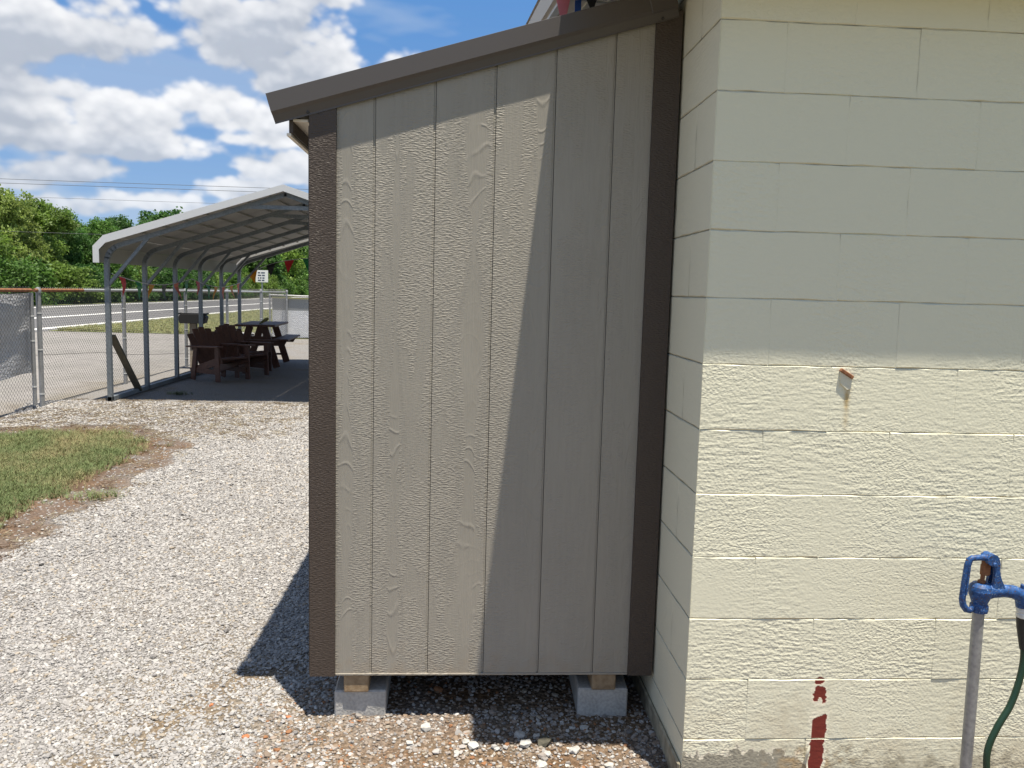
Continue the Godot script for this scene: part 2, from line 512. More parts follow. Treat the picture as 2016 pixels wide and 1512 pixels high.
	M.line = mat(lin(0.62, 0.62, 0.60), 0.8)
	M.crack = mat(lin(0.05, 0.045, 0.04), 0.95)
	M.turf = tri_world(mat(Color.WHITE, 0.95), 6.0)
	M.turf.albedo_texture = speckle(512, 0.03, Color(0.10, 0.125, 0.035), Color(0.22, 0.23, 0.085), 76)
	M.far_ground = tri_world(mat(Color.WHITE, 0.95), 20.0)
	M.far_ground.albedo_texture = speckle(512, 0.02, Color(0.07, 0.09, 0.03), Color(0.15, 0.15, 0.07), 77)
	M.blade = mat(Color.WHITE, 0.7)
	M.blade.vertex_color_use_as_albedo = true
	M.blade.backlight_enabled = true
	M.blade.backlight = lin(0.3, 0.3, 0.3)
	M.leaf = mat(Color.WHITE, 0.6)
	M.leaf.vertex_color_use_as_albedo = true
	M.leaf.backlight_enabled = true
	M.leaf.backlight = lin(0.9, 0.9, 0.9)
	M.bark = mat(lin(0.09, 0.075, 0.06), 0.95)
	M.brick = mat(lin(0.38, 0.14, 0.06), 0.9)
	M.cable = mat(lin(0.12, 0.12, 0.125), 0.6)

# ------------------------------------------------------------------ sky

func make_sky() -> Sky:
	var W := 4096
	var H := 2048
	var R := 520                       # rows of fine cloud above the horizon (45 degrees)
	# puffs: [azimuth, elevation, reach across, reach up, weight]
	var puffs := [
		[-25.5, 14.6, 5.0, 2.5, 1.15], [-22.5, 14.9, 3.2, 2.6, 1.0], [-29.5, 14.0, 5, 3.2, 1.0], [-13.0, 15.6, 5.0, 2.8, 1.15], [-9.2, 14.3, 3.8, 2.3, 1.1], [-17.5, 17.2, 4.2, 2.0, 1.0], [-5.2, 14.3, 2.6, 1.3, 0.95],
		[-12, 18.6, 5, 1.6, 0.9], [-10.5, 13.0, 3.2, 1.2, 0.9], [-7.0, 13.4, 2.6, 1.0, 0.9],
		[-27.5, 10.2, 4.2, 1.9, 1.0], [-31.0, 9.0, 5.0, 3.0, 1.0], [-27.0, 8.4, 4.4, 1.6, 0.95], [-21.6, 9.6, 3.2, 1.6, 1.1], [-20.0, 8.4, 3.4, 1.1, 0.9], [-24.0, 8.4, 2.8, 1.2, 0.85],
		[-16.2, 11.3, 2.6, 0.9, 0.55], [-14.5, 10.2, 2.6, 0.9, 0.62], [-12.8, 9.4, 2.2, 0.6, 0.5], [-12.2, 7.5, 3.2, 1.1, 1.1], [-10.0, 7.6, 2.2, 1.3, 1.0], [-15.0, 6.2, 2.6, 1.0, 1.0],
		[-20.0, 5.1, 3.4, 1.0, 1.1], [-24.8, 6.4, 4.2, 1.1, 0.9], [-28.0, 5.9, 3.2, 1.0, 1.0], [-16.5, 4.4, 3.0, 0.8, 0.8], [-25.0, 4.4, 4.2, 0.8, 0.7], [-12.0, 5.0, 3.0, 0.9, 0.9],
		[5, 8, 6, 1.6, 1.0], [0, 5.5, 6, 1.0, 0.9], [12, 11, 7, 2.2, 0.95], [22, 7, 5, 1.5, 0.9],
	]
	rng.seed = 515
	for i in 110:                      # the same kind of cloud all the way round
		var az := rng.randf_range(32, 326)
		var el := pow(rng.randf(), 1.5) * 42.0 + 3.0
		var s := rng.randf_range(0.7, 1.3) * (1.0 + el * 0.03)
		puffs.append([az, el, 5.0 * s, (0.8 + el * 0.08) * s, rng.randf_range(0.8, 1.15)])
	var fw := W / 8
	var fh := R / 4
	var field := PackedFloat32Array()
	field.resize(fw * fh)
	field.fill(-1.2)
	for p in puffs:
		var ci := int(fposmod(p[0], 360.0) / 360.0 * fw)
		var ri := int((45.7 - p[1]) / 45.7 * fh)
		var ex := int(p[2] / 360.0 * fw * 1.6) + 1
		var ey := int(p[3] / 45.7 * fh * 1.6) + 1
		for y in range(maxi(0, ri - ey), mini(fh, ri + ey + 1)):
			for x in range(ci - ex, ci + ex + 1):
				var u: float = (x - ci) * 360.0 / fw / p[2]
				var t: float = (ri - y) * 45.7 / fh / p[3]
				if t < 0: t *= 1.35          # flatter bases
				var d: float = p[4] * (1.0 - (u * u + t * t) * 0.9)
				var k := y * fw + posmod(x, fw)
				if d > field[k]: field[k] = d
	var fim := Image.create_from_data(fw, fh, false, Image.FORMAT_RF, field.to_byte_array())
	fim.resize(W, R, Image.INTERPOLATE_CUBIC)
	var F := fim.get_data().to_float32_array()
	# billows: inverted cell noise over several octaves, stretched sideways
	var bil := PackedFloat32Array()
	bil.resize(W * R)
	var parts := [[0.016, 81, 0.42], [0.036, 82, 0.30], [0.08, 83, 0.18], [0.17, 84, 0.10]]
	for q in parts:
		var cn := noise(FastNoiseLite.TYPE_CELLULAR, q[0], 1, q[1])
		cn.cellular_return_type = FastNoiseLite.RETURN_DISTANCE
		cn.cellular_distance_function = FastNoiseLite.DISTANCE_EUCLIDEAN
		cn.domain_warp_enabled = true
		cn.domain_warp_amplitude = 0.35 / q[0]
		cn.domain_warp_frequency = q[0] * 0.9
		var b := bytes_of(cn, W * 2 / 3, R, W, R)
		var k: float = q[2] / 255.0
		for i in W * R: bil[i] += (255 - b[i]) * k
	var wisp := bytes_of(noise(FastNoiseLite.TYPE_SIMPLEX_SMOOTH, 0.012, 5, 87), W / 3, R, W, R)
	var D := PackedFloat32Array()
	D.resize(W * R)
	for i in W * R:
		D[i] = F[i] * 0.9 + (bil[i] - 0.63) * 3.0 + (wisp[i] - 128) * 0.0035
	var out := PackedByteArray()
	out.resize(W * H * 3)
	var up0 := 5 * W
	var up1 := 9 * W
	var up2 := 24 * W
	for y in range(H / 2 - R, H / 2 + 10):
		var el := 90.0 - 180.0 * (y + 0.5) / H
		var s := clampf(el / 24.0, 0, 1)
		var top := Color(0.115, 0.30, 0.66)
		var low := Color(0.42, 0.60, 0.82)
		var base := low.lerp(top, 1.0 - pow(1.0 - s, 2.2))
		if el > 24.0: base = base.lerp(Color(0.24, 0.36, 0.60), clampf((el - 24.0) / 22.0, 0, 1))
		var row := y - (H / 2 - R)
		var fade := clampf((44.0 - el) / 6.0, 0, 1)
		var haze := clampf(1.0 - el / 9.0, 0, 1) * 0.35
		for x in W:
			var c := base
			if row >= 0 and row < R:
				var i := row * W + x
				var d := D[i]
				var a := clampf(d * 1.9 + 0.22, 0.0, 1.0)
				a = a * a * (3.0 - 2.0 * a)
				# thin veils between the heaps
				var veil := clampf((wisp[i] - 118) / 90.0 + F[i] * 0.35 - 0.02, 0.0, 0.5)
				c = c.lerp(Color(0.62, 0.70, 0.80), veil * (1.0 - a) * 0.65)
				if a > 0.0 and row >= 5:
					var o1 := D[i - up1] if row >= 9 else 0.0
					var o2 := F[i - up2] if row >= 24 else 0.0
					var sh := clampf(o1 * 0.42 + 0.12, 0.0, 0.6) + clampf(o2 * 0.55, 0.0, 0.5)
					sh = clampf(sh * 1.0 + clampf((bil[i - up0] - bil[i]) * 1.7, -0.2, 0.25), 0.0, 1.0)
					var cc := Color(0.97, 0.97, 0.975).lerp(Color(0.50, 0.54, 0.61), sh)
					cc = cc * (0.86 + 0.28 * bil[i])
					cc.a = 1.0
					cc = cc.lerp(base, haze)
					c = c.lerp(cc, a * (0.94 if fade >= 1.0 else fade * 0.94))
			var k := (y * W + x) * 3
			c = Color(c.r / EX, c.g / EX, c.b / EX).linear_to_srgb()
			out[k] = int(c.r * 255.0 + 0.5); out[k + 1] = int(c.g * 255.0 + 0.5); out[k + 2] = int(c.b * 255.0 + 0.5)
	var gk := Color(0.20 / EX, 0.19 / EX, 0.17 / EX).linear_to_srgb()
	var im := Image.create_from_data(W, H, false, Image.FORMAT_RGB8, out)
	im.fill_rect(Rect2i(0, 0, W, H / 2 - R), Color(0.24 / EX, 0.36 / EX, 0.60 / EX).linear_to_srgb())
	im.fill_rect(Rect2i(0, H / 2 + 8, W, H / 2 - 8), gk)
	var pm := PanoramaSkyMaterial.new()
	pm.panorama = tex(im)
	var sky := Sky.new()
	sky.sky_material = pm
	return sky

# ------------------------------------------------------------------ the setting

func hash1(x: float, y: float) -> float:
	return fposmod(sin(x * 127.1 + y * 311.7) * 43758.5453, 1.0)

var gn := FastNoiseLite.new()
var gn2 := FastNoiseLite.new()

func ground_y(x: float, z: float) -> float:
	var y := 0.012 * gn.get_noise_2d(x, z) - 0.012
	y -= 0.05 * smoothstep(-2.75, -2.3, z) * smoothstep(-0.6, 0.5, x)
	return y

func grass_depth(x: float, z: float) -> float:
	# metres inside (+) or outside (-) the edge of the lawn patch
	var r := 0.18 * gn.get_noise_2d(x * 1.3 + 5, z * 1.3) + 0.10 * gn2.get_noise_2d(x, z)
	var side := -2.86 - x
	var back := z + 8.95 + 0.35 * (x + 3.6)
	var corner := (-2.95 - x) * 0.75 + (z + 8.1) * 0.65
	return minf(minf(side, back), corner) + r

func soil_at(x: float, z: float) -> float:
	return clampf(gn2.get_noise_2d(x * 0.7, z * 1.5) * 2.6 + gn.get_noise_2d(x * 0.9, z * 0.9) * 0.8 - 0.05, 0, 1) * clampf(1.0 - absf(z + 9.6) / 1.2, 0, 1) * clampf((-2.0 - x) / 1.2, 0, 1)

func track_at(x: float, z: float) -> float:
	# earth worn bare where feet turn round the corner of the shed
	return clampf(1.0 - absf(x + 0.93 + 0.65 * (z + 3.0)) / 0.16 + gn2.get_noise_2d(x * 1.4, z * 1.4) * 1.1 - 0.25, 0, 1) * smoothstep(-3.7, -3.2, z)

func yard_color(x: float, z: float) -> Color:
	# what lies there: gravel, dirt, straw
	var g := Color(0.288, 0.277, 0.270)
	var n1 := gn.get_noise_2d(x * 0.9, z * 0.9)
	var n2 := gn2.get_noise_2d(x, z)
	g = g.lerp(Color(0.26, 0.215, 0.155), clampf(n1 * 1.1 + smoothstep(-4.2, -2.6, z) * 0.65 - 0.15, 0, 0.75))
	var e := grass_depth(x, z)
	var dirt := clampf(1.0 - absf(e + 0.12) / 0.26 + n2 * 0.5, 0, 1)
	if e > 0: dirt = 1.0
	g = g.lerp(Color(0.115, 0.066, 0.038).lerp(Color(0.235, 0.145, 0.082), clampf(n2 + 0.45, 0, 1)), dirt * 0.9)
	# dry straw and soil between lawn, fence and carport
	var st := clampf(1.0 - absf(z + 9.9) / 1.1, 0, 1) * clampf((-1.9 - x) / 1.4, 0, 1)
	st = clampf(st * 1.5 + n2 * 0.8 - 0.25, 0, 1)
	g = g.lerp(Color(0.305, 0.275, 0.22), st * 0.75)
	var soil := soil_at(x, z)
	g = g.lerp(Color(0.115, 0.07, 0.042), soil)
	# brown earth by and under the shed
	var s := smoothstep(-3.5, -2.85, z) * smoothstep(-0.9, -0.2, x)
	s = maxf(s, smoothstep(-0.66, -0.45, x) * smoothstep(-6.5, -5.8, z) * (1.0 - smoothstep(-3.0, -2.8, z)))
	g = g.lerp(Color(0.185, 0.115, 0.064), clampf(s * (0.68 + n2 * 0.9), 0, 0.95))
	var bare := clampf(gn2.get_noise_2d(x * 0.45 + 7, z * 0.8) * 2.2 - 0.55, 0, 1) * smoothstep(-5.2, -3.2, z)
	g = g.lerp(Color(0.23, 0.165, 0.10), bare * 0.8)
	var track := track_at(x, z)
	g = g.lerp(Color(0.25, 0.18, 0.11), track * 0.85)
	return g

func sheet(x0: float, x1: float, z0: float, z1: float, step: float, height: Callable, tint: Callable) -> ArrayMesh:
	var nx := maxi(1, int((x1 - x0) / step))
	var nz := maxi(1, int((z1 - z0) / step))
	var v := PackedVector3Array(); var c := PackedColorArray(); var n := PackedVector3Array(); var uv := PackedVector2Array(); var ix := PackedInt32Array()
	for j in nz + 1:
		for i in nx + 1:
			var x := lerpf(x0, x1, float(i) / nx); var z := lerpf(z0, z1, float(j) / nz)
			var y: float = height.call(x, z)
			v.append(Vector3(x, y, z)); uv.append(Vector2(x, z)); c.append(tint.call(x, z))
			var e := 0.03
			var dx: float = height.call(x + e, z) - y; var dz: float = height.call(x, z + e) - y
			n.append(Vector3(-dx, e, -dz).normalized())
	for j in nz:
		for i in nx:
			var a := j * (nx + 1) + i
			ix.append_array([a, a + 1, a + nx + 2, a, a + nx + 2, a + nx + 1])
	var arr := []
	arr.resize(Mesh.ARRAY_MAX)
	arr[Mesh.ARRAY_VERTEX] = v; arr[Mesh.ARRAY_NORMAL] = n; arr[Mesh.ARRAY_COLOR] = c; arr[Mesh.ARRAY_TEX_UV] = uv; arr[Mesh.ARRAY_INDEX] = ix
	var m := ArrayMesh.new()
	m.add_surface_from_arrays(Mesh.PRIMITIVE_TRIANGLES, arr)
	return m

func flat(y: float) -> Callable:
	return func(_x, _z): return y

func white() -> Callable:
	return func(_x, _z): return Color.WHITE

func lot_color(x: float, z: float) -> Color:
	var c := Color(0.285, 0.27, 0.255)
	c = c.lerp(Color(0.23, 0.22, 0.21), clampf(gn.get_noise_2d(x * 0.35, z * 0.35) * 1.4, 0, 1))
	# dead grass and soil along the outside of the fence
	var d := clampf(1.0 - (-5.25 - x) / 0.75 + gn2.get_noise_2d(x, z) * 0.7 - 0.25, 0, 1) * (1.0 - smoothstep(-13.5, -15.5, z) if z < -13.5 else 1.0)
	return c.lerp(Color(0.17, 0.135, 0.085), d * 0.8)

func strip(pts: Array, w: float, y: float) -> ArrayMesh:
	# a flat painted or cracked line along points of x, z
	var m := MB.new()
	for i in pts.size() - 1:
		var a: Vector2 = pts[i]; var b: Vector2 = pts[i + 1]
		var s := (b - a).orthogonal().normalized() * w * 0.5
		var q := [Vector3(a.x - s.x, y, a.y - s.y), Vector3(a.x + s.x, y, a.y + s.y), Vector3(b.x + s.x, y, b.y + s.y), Vector3(b.x - s.x, y, b.y - s.y)]
		if (q[1] - q[0]).cross(q[2] - q[0]).y < 0: q.reverse()
		m.quad(q[0], q[1], q[2], q[3])
	return m.done()

func make_setting() -> void:
	gn.noise_type = FastNoiseLite.TYPE_SIMPLEX_SMOOTH; gn.frequency = 1.1; gn.fractal_octaves = 3; gn.seed = 3
	gn2.noise_type = FastNoiseLite.TYPE_SIMPLEX_SMOOTH; gn2.frequency = 3.4; gn2.fractal_octaves = 4; gn2.seed = 4
	meta(obj("ground", sheet(-500, 500, -700, 300, 100, flat(-0.09), white()), M.far_ground), "dry green and brown ground reaching to the horizon", "ground", "", "structure")
	meta(obj("gravel_yard", sheet(-5.2, 3.4, -25.0, 3.0, 0.09, ground_y, yard_color), M.gravel), "pale grey gravel yard in front of and beside the shed", "gravel", "", "structure")
	meta(obj("parking_lot", sheet(-12.9, -5.2, -26.5, 10.0, 0.3, flat(-0.035), lot_color), M.lot), "pale worn paved lot between the chain link fence and the road", "pavement", "", "structure")
	meta(obj("road", sheet(-25.6, -12.9, -500, 120, 60, flat(-0.03), white()), M.road), "grey asphalt road running past the lot towards the trees", "road", "", "structure")
	meta(obj("grass_verge", sheet(-12.9, 12, -140, -26.5, 20, flat(-0.02), white()), M.turf), "green grass verge between the lot and the road", "grass", "", "structure")
	meta(obj("far_verge", sheet(-40, -25.6, -500, 60, 60, flat(-0.04), white()), M.turf), "grass verge beyond the road at the foot of the trees", "grass", "", "structure")
	for p in [[-13.6, "white edge line on the near side of the road"], [-17.6, "white line along the middle of the road"], [-24.2, "white edge line on the far side of the road"]]:
		meta(obj("road_line", strip([Vector2(p[0], 60), Vector2(p[0], -480)], 0.45, -0.024), M.line), p[1], "road marking", "", "structure")
	var pts := []
	for i in 40:
		var x := -12.6 + i * 0.19
		pts.append(Vector2(x, -18.0 + 0.35 * sin(x * 1.7) + 0.2 * sin(x * 4.1) + 0.12 * hash1(i, 2) - (x + 9.0) * 0.5))
	meta(obj("pavement_crack", strip(pts, 0.07, -0.029), M.crack), "dark crack running across the paved lot", "crack", "", "structure")

func scatter(n: String, mesh: Mesh, m: Material, xf: Array, cols: PackedColorArray, parent: Node = null) -> MultiMeshInstance3D:
	var mm := MultiMesh.new()
	mm.transform_format = MultiMesh.TRANSFORM_3D
	mm.use_colors = true
	mm.mesh = mesh
	mm.instance_count = xf.size()
	var buf := PackedFloat32Array()
	buf.resize(xf.size() * 16)
	for i in xf.size():
		var t: Transform3D = xf[i]
		var b := t.basis
		var o := t.origin
		var c := cols[i]
		var k := i * 16
		buf[k] = b.x.x; buf[k + 1] = b.y.x; buf[k + 2] = b.z.x; buf[k + 3] = o.x
		buf[k + 4] = b.x.y; buf[k + 5] = b.y.y; buf[k + 6] = b.z.y; buf[k + 7] = o.y
		buf[k + 8] = b.x.z; buf[k + 9] = b.y.z; buf[k + 10] = b.z.z; buf[k + 11] = o.z
		buf[k + 12] = c.r; buf[k + 13] = c.g; buf[k + 14] = c.b; buf[k + 15] = 1.0
	mm.buffer = buf
	var o := MultiMeshInstance3D.new()
	o.multimesh = mm
	o.material_override = m
	if parent == null:
		o.name = numbered(n)
		add_child(o, true)
	else:
		o.name = n
		parent.add_child(o, true)
	return o

func stone_mesh(sd: int) -> ArrayMesh:
	# a broken pebble: an uneven 12-sided lump
	var r := RandomNumberGenerator.new()
	r.seed = sd
	var rings := []
	for j in 2:
		var ring := []
		for i in 6:
			var a := TAU * (i + 0.5 * j + r.randf_range(-0.25, 0.25)) / 6
			ring.append(Vector3(cos(a) * r.randf_range(0.75, 1.1), (-0.3 if j == 0 else 0.32) + r.randf_range(-0.18, 0.18), -sin(a) * r.randf_range(0.6, 0.95)))
		rings.append(ring)
	var m := MB.new()
	var top := Vector3(r.randf_range(-0.25, 0.25), 0.58, r.randf_range(-0.25, 0.25))
	for i in 6:
		var a: Vector3 = rings[0][i]; var b: Vector3 = rings[0][(i + 1) % 6]; var c: Vector3 = rings[1][i]; var d: Vector3 = rings[1][(i + 1) % 6]
		m.tri(a, b, c)
		m.tri(b, d, c)
		m.tri(c, d, top)
	return m.done()

func make_gravel() -> void:
	rng.seed = 77
	var xf := [[], [], []]
	var cols := [PackedColorArray(), PackedColorArray(), PackedColorArray()]
	var n := 430000
	for i in n:
		# density falls with distance from the near edge of the yard
		var z := -1.6 - 9.4 * pow(rng.randf(), 1.8)
		var far := (-1.6 - z) / 9.4
		var x := rng.randf_range(-2.7 - far * 2.9, 1.9 if z > -2.45 else 0.74)
		if z < -2.95 and z > -5.8 and x > -0.45 and rng.randf() < 0.6: continue
		var e := grass_depth(x, z)
		if e > 0.05 or e > -0.30 and rng.randf() < 0.93: continue
		if rng.randf() < soil_at(x, z) * 0.85 or rng.randf() < track_at(x, z) * 0.8: continue
		if rng.randf() < clampf(gn2.get_noise_2d(x * 0.45 + 7, z * 0.8) * 2.2 - 0.55, 0, 1) * smoothstep(-5.2, -3.2, z) * 0.75: continue
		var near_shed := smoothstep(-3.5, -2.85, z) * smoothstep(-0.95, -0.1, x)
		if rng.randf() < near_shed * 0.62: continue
		var straw := clampf(1.0 - absf(z + 9.9) / 1.1, 0, 1) * clampf((-1.9 - x) / 1.2, 0, 1)
		if rng.randf() < straw * 0.45: continue
		var s := 0.0046 * exp(rng.randfn(0.0, 0.33)) * (1.0 + far * 1.2)
		if near_shed > 0.3 and rng.randf() < 0.04: s *= 1.9
		var b := Basis.from_euler(Vector3(rng.randf_range(-0.5, 0.5), rng.randf() * TAU, rng.randf_range(-0.5, 0.5))).scaled(Vector3(s, s * rng.randf_range(0.7, 1.0), s))
		var y := ground_y(x, z) + s * rng.randf_range(-0.05, 0.4)
		var k := rng.randf_range(0.78, 1.14)
		var c := Color(0.312, 0.301, 0.294) * k
		var u := rng.randf()
		if u < 0.07: c = Color(0.20, 0.19, 0.185) * k
		elif u < 0.15: c = Color(0.31, 0.272, 0.225) * k
		elif u < 0.185 and near_shed > 0.15: c = Color(0.27, 0.135, 0.07) * k
		elif u < 0.32: c = Color(0.40, 0.39, 0.375) * k
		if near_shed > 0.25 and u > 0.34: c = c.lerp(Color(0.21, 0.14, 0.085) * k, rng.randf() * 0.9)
		var w := rng.randi() % 3
		xf[w].append(Transform3D(b, Vector3(x, y, z)))
		cols[w].append(c)
	for w in 3:
		meta(scatter("gravel_stones", stone_mesh(90 + w), M.stone, xf[w], cols[w]), ["loose crushed gravel stones covering the yard", "flat loose gravel chips lying among the yard stones", "round loose pebbles lying among the yard gravel"][w], "gravel", "", "stuff")

func make_grass() -> void:
	rng.seed = 88
	var m := MB.new()
	for i in 9:
		var a := rng.randf() * TAU
		var o := Vector3(cos(a), 0, sin(a)) * rng.randf() * 0.022
		var h := rng.randf_range(0.6, 1.0) * 0.05
		var l := Vector3(cos(a + 0.6), 0, sin(a + 0.6)) * h * rng.randf_range(0.3, 0.9)
		var s := Vector3(-sin(a), 0, cos(a)) * 0.0022
		var mid := o + l * 0.4 + Vector3.UP * h * 0.65
		m.tri(o - s, o + s, mid, Vector3.UP, Vector3.UP, Vector3.UP)
		m.tri(mid - s * 0.8, mid + s * 0.8, o + l + Vector3.UP * h, Vector3.UP, Vector3.UP, Vector3.UP)
	var tuft := m.done()
	var xf := []
	var cols := PackedColorArray()
	for i in 40000:
		var x := rng.randf_range(-5.15, -2.6)
		var z := rng.randf_range(-9.1, -3.4)
		var e := grass_depth(x, z)
		var patch := gn.get_noise_2d(x * 0.8 + 31, z * 0.8)
		if e < 0.0 or rng.randf() > clampf(e * 4.0, 0.0, 1.0) * clampf(0.85 + patch, 0.3, 1.0): continue
		var s := rng.randf_range(0.55, 1.25)
		xf.append(Transform3D(Basis(Vector3.UP, rng.randf() * TAU).scaled(Vector3(s, s, s)), Vector3(x, ground_y(x, z), z)))
		var c := Color(0.098, 0.135, 0.045).lerp(Color(0.27, 0.215, 0.11), clampf(rng.randf() * 0.55 - patch * 0.7, 0, 1))
		cols.append(c * rng.randf_range(0.7, 1.25))
	# a stray tuft at the edge of the gravel, and one by the carport
	for p in [Vector3(-2.62, 0, -6.0), Vector3(-3.98, 0, -11.75)]:
		for i in 40:
			var a := rng.randf() * TAU
			var r := rng.randf() * 0.13
			xf.append(Transform3D(Basis(Vector3.UP, a), p + Vector3(cos(a) * r * 1.6, 0, sin(a) * r)))
			cols.append(Color(0.13, 0.17, 0.06) * rng.randf_range(0.8, 1.2))
	meta(scatter("lawn_grass", tuft, M.blade, xf, cols), "short patchy green grass of the lawn at the left", "grass", "", "stuff")
	# coarse blades on the verge
	xf = []
	cols = PackedColorArray()
	for i in 16000:
		var z := -26.7 - 26.0 * pow(rng.randf(), 1.6)
		var x := rng.randf_range(-12.7, -3.5)
		if z > -29.0 - (x + 6.0) * 0.35 and x < -9 and rng.randf() < 0.6: continue
		var s := rng.randf_range(2.0, 4.5)
		xf.append(Transform3D(Basis(Vector3.UP, rng.randf() * TAU).scaled(Vector3(s, s * 0.7, s)), Vector3(x, -0.02, z)))
		cols.append(Color(0.15, 0.19, 0.055).lerp(Color(0.32, 0.26, 0.12), rng.randf() * 0.6) * rng.randf_range(0.7, 1.2))
	meta(scatter("verge_grass", tuft, M.blade, xf, cols), "longer grass growing on the verge beyond the fence", "grass", "", "stuff")
	# straw lying on the bare soil
	m = MB.new()
	for i in 7:
		var a := rng.randf() * TAU
		var o := Vector3(rng.randf_range(-0.04, 0.04), rng.randf() * 0.008, rng.randf_range(-0.04, 0.04))
		var d := Vector3(cos(a), rng.randf_range(-0.1, 0.25), sin(a)) * rng.randf_range(0.03, 0.07)
		m.bar(o, o + d, 0.003, 0.002)
	var straw := m.done()
	xf = []
	cols = PackedColorArray()
	for i in 2600:
		var x := rng.randf_range(-5.1, -1.8)
		var z := rng.randf_range(-11.2, -8.4) if i % 3 else rng.randf_range(-9.0, -4.5)
		var e := grass_depth(x, z)
		if i % 3 == 0 and absf(e + 0.1) > 0.3: continue
		if e > 0.1 or gn2.get_noise_2d(x, z) < -0.25 + 0.5 * rng.randf() - 0.2: continue
		xf.append(Transform3D(Basis(Vector3.UP, rng.randf() * TAU), Vector3(x, ground_y(x, z) + 0.004, z)))
		cols.append([Color(0.36, 0.31, 0.215), Color(0.28, 0.22, 0.14), Color(0.12, 0.075, 0.045)][rng.randi() % 3] * rng.randf_range(0.7, 1.15))
	meta(scatter("dry_straw", straw, M.stone, xf, cols), "dry straw and twigs strewn on the soil by the lawn", "straw", "", "stuff")

# ------------------------------------------------------------------ block building

func block_mesh(w: float, h: float, sd: int, rough := 1.0) -> ArrayMesh:
	# a painted block: wavy arris, recessed joint, slightly uneven face. Local x 0..w, y 0..h, face at z = 0
	var r := RandomNumberGenerator.new()
	r.seed = sd
	var nx := maxi(3, int(w / 0.05))
	var rim := []
	var edge := []
	for i in nx: rim.append([Vector2(w * i / nx, 0), Vector2(0, -1)])
	for i in 4: rim.append([Vector2(w, h * i / 4), Vector2(1, 0)])
	for i in nx: rim.append([Vector2(w * (nx - i) / nx, h), Vector2(0, 1)])
	for i in 4: rim.append([Vector2(0, h * (4 - i) / 4), Vector2(-1, 0)])
	var tilt := r.randf_range(-0.0007, 0.0007) * rough
	var lean := r.randf_range(-0.0006, 0.0008) * rough
	var m := MB.new()
	var face := []
	for p in rim:
		var q: Vector2 = p[0]
		var inset := r.randf_range(0.0015, 0.0050) * (1.0 if p[1].y != 0 else 0.8)
		var inn := q
		inn.x = clampf(q.x, inset, w - inset)
		inn.y = clampf(q.y, inset, h - inset)
		var z := r.randf_range(-0.0008, 0.0008) * rough + tilt * (q.x / w - 0.5) * 2 + lean * (q.y / h - 0.5) * -2.0
		face.append(Vector3(inn.x, inn.y, z))
		edge.append(Vector3(q.x, q.y, -r.randf_range(0.0006, 0.0030) if p[1].y != 0 else -r.randf_range(0.0002, 0.0010)))
	var mid := Vector3(w / 2, h / 2, 0.0006)
	var k := rim.size()
	for i in k:
		var a: Vector3 = face[i]; var b: Vector3 = face[(i + 1) % k]; var c: Vector3 = edge[i]; var d: Vector3 = edge[(i + 1) % k]
		var na := Vector3.BACK
		var nb := Vector3.BACK
		m.tri(mid, a, b, Vector3.BACK, na, nb)
		var no := Vector3(rim[i][1].x * 0.28, rim[i][1].y, 0.6 if rim[i][1].y != 0 else 1.0).normalized()
		m.tri(c, d, b, no, no, no)
		m.tri(c, b, a, no, no, no)
	return m.done()

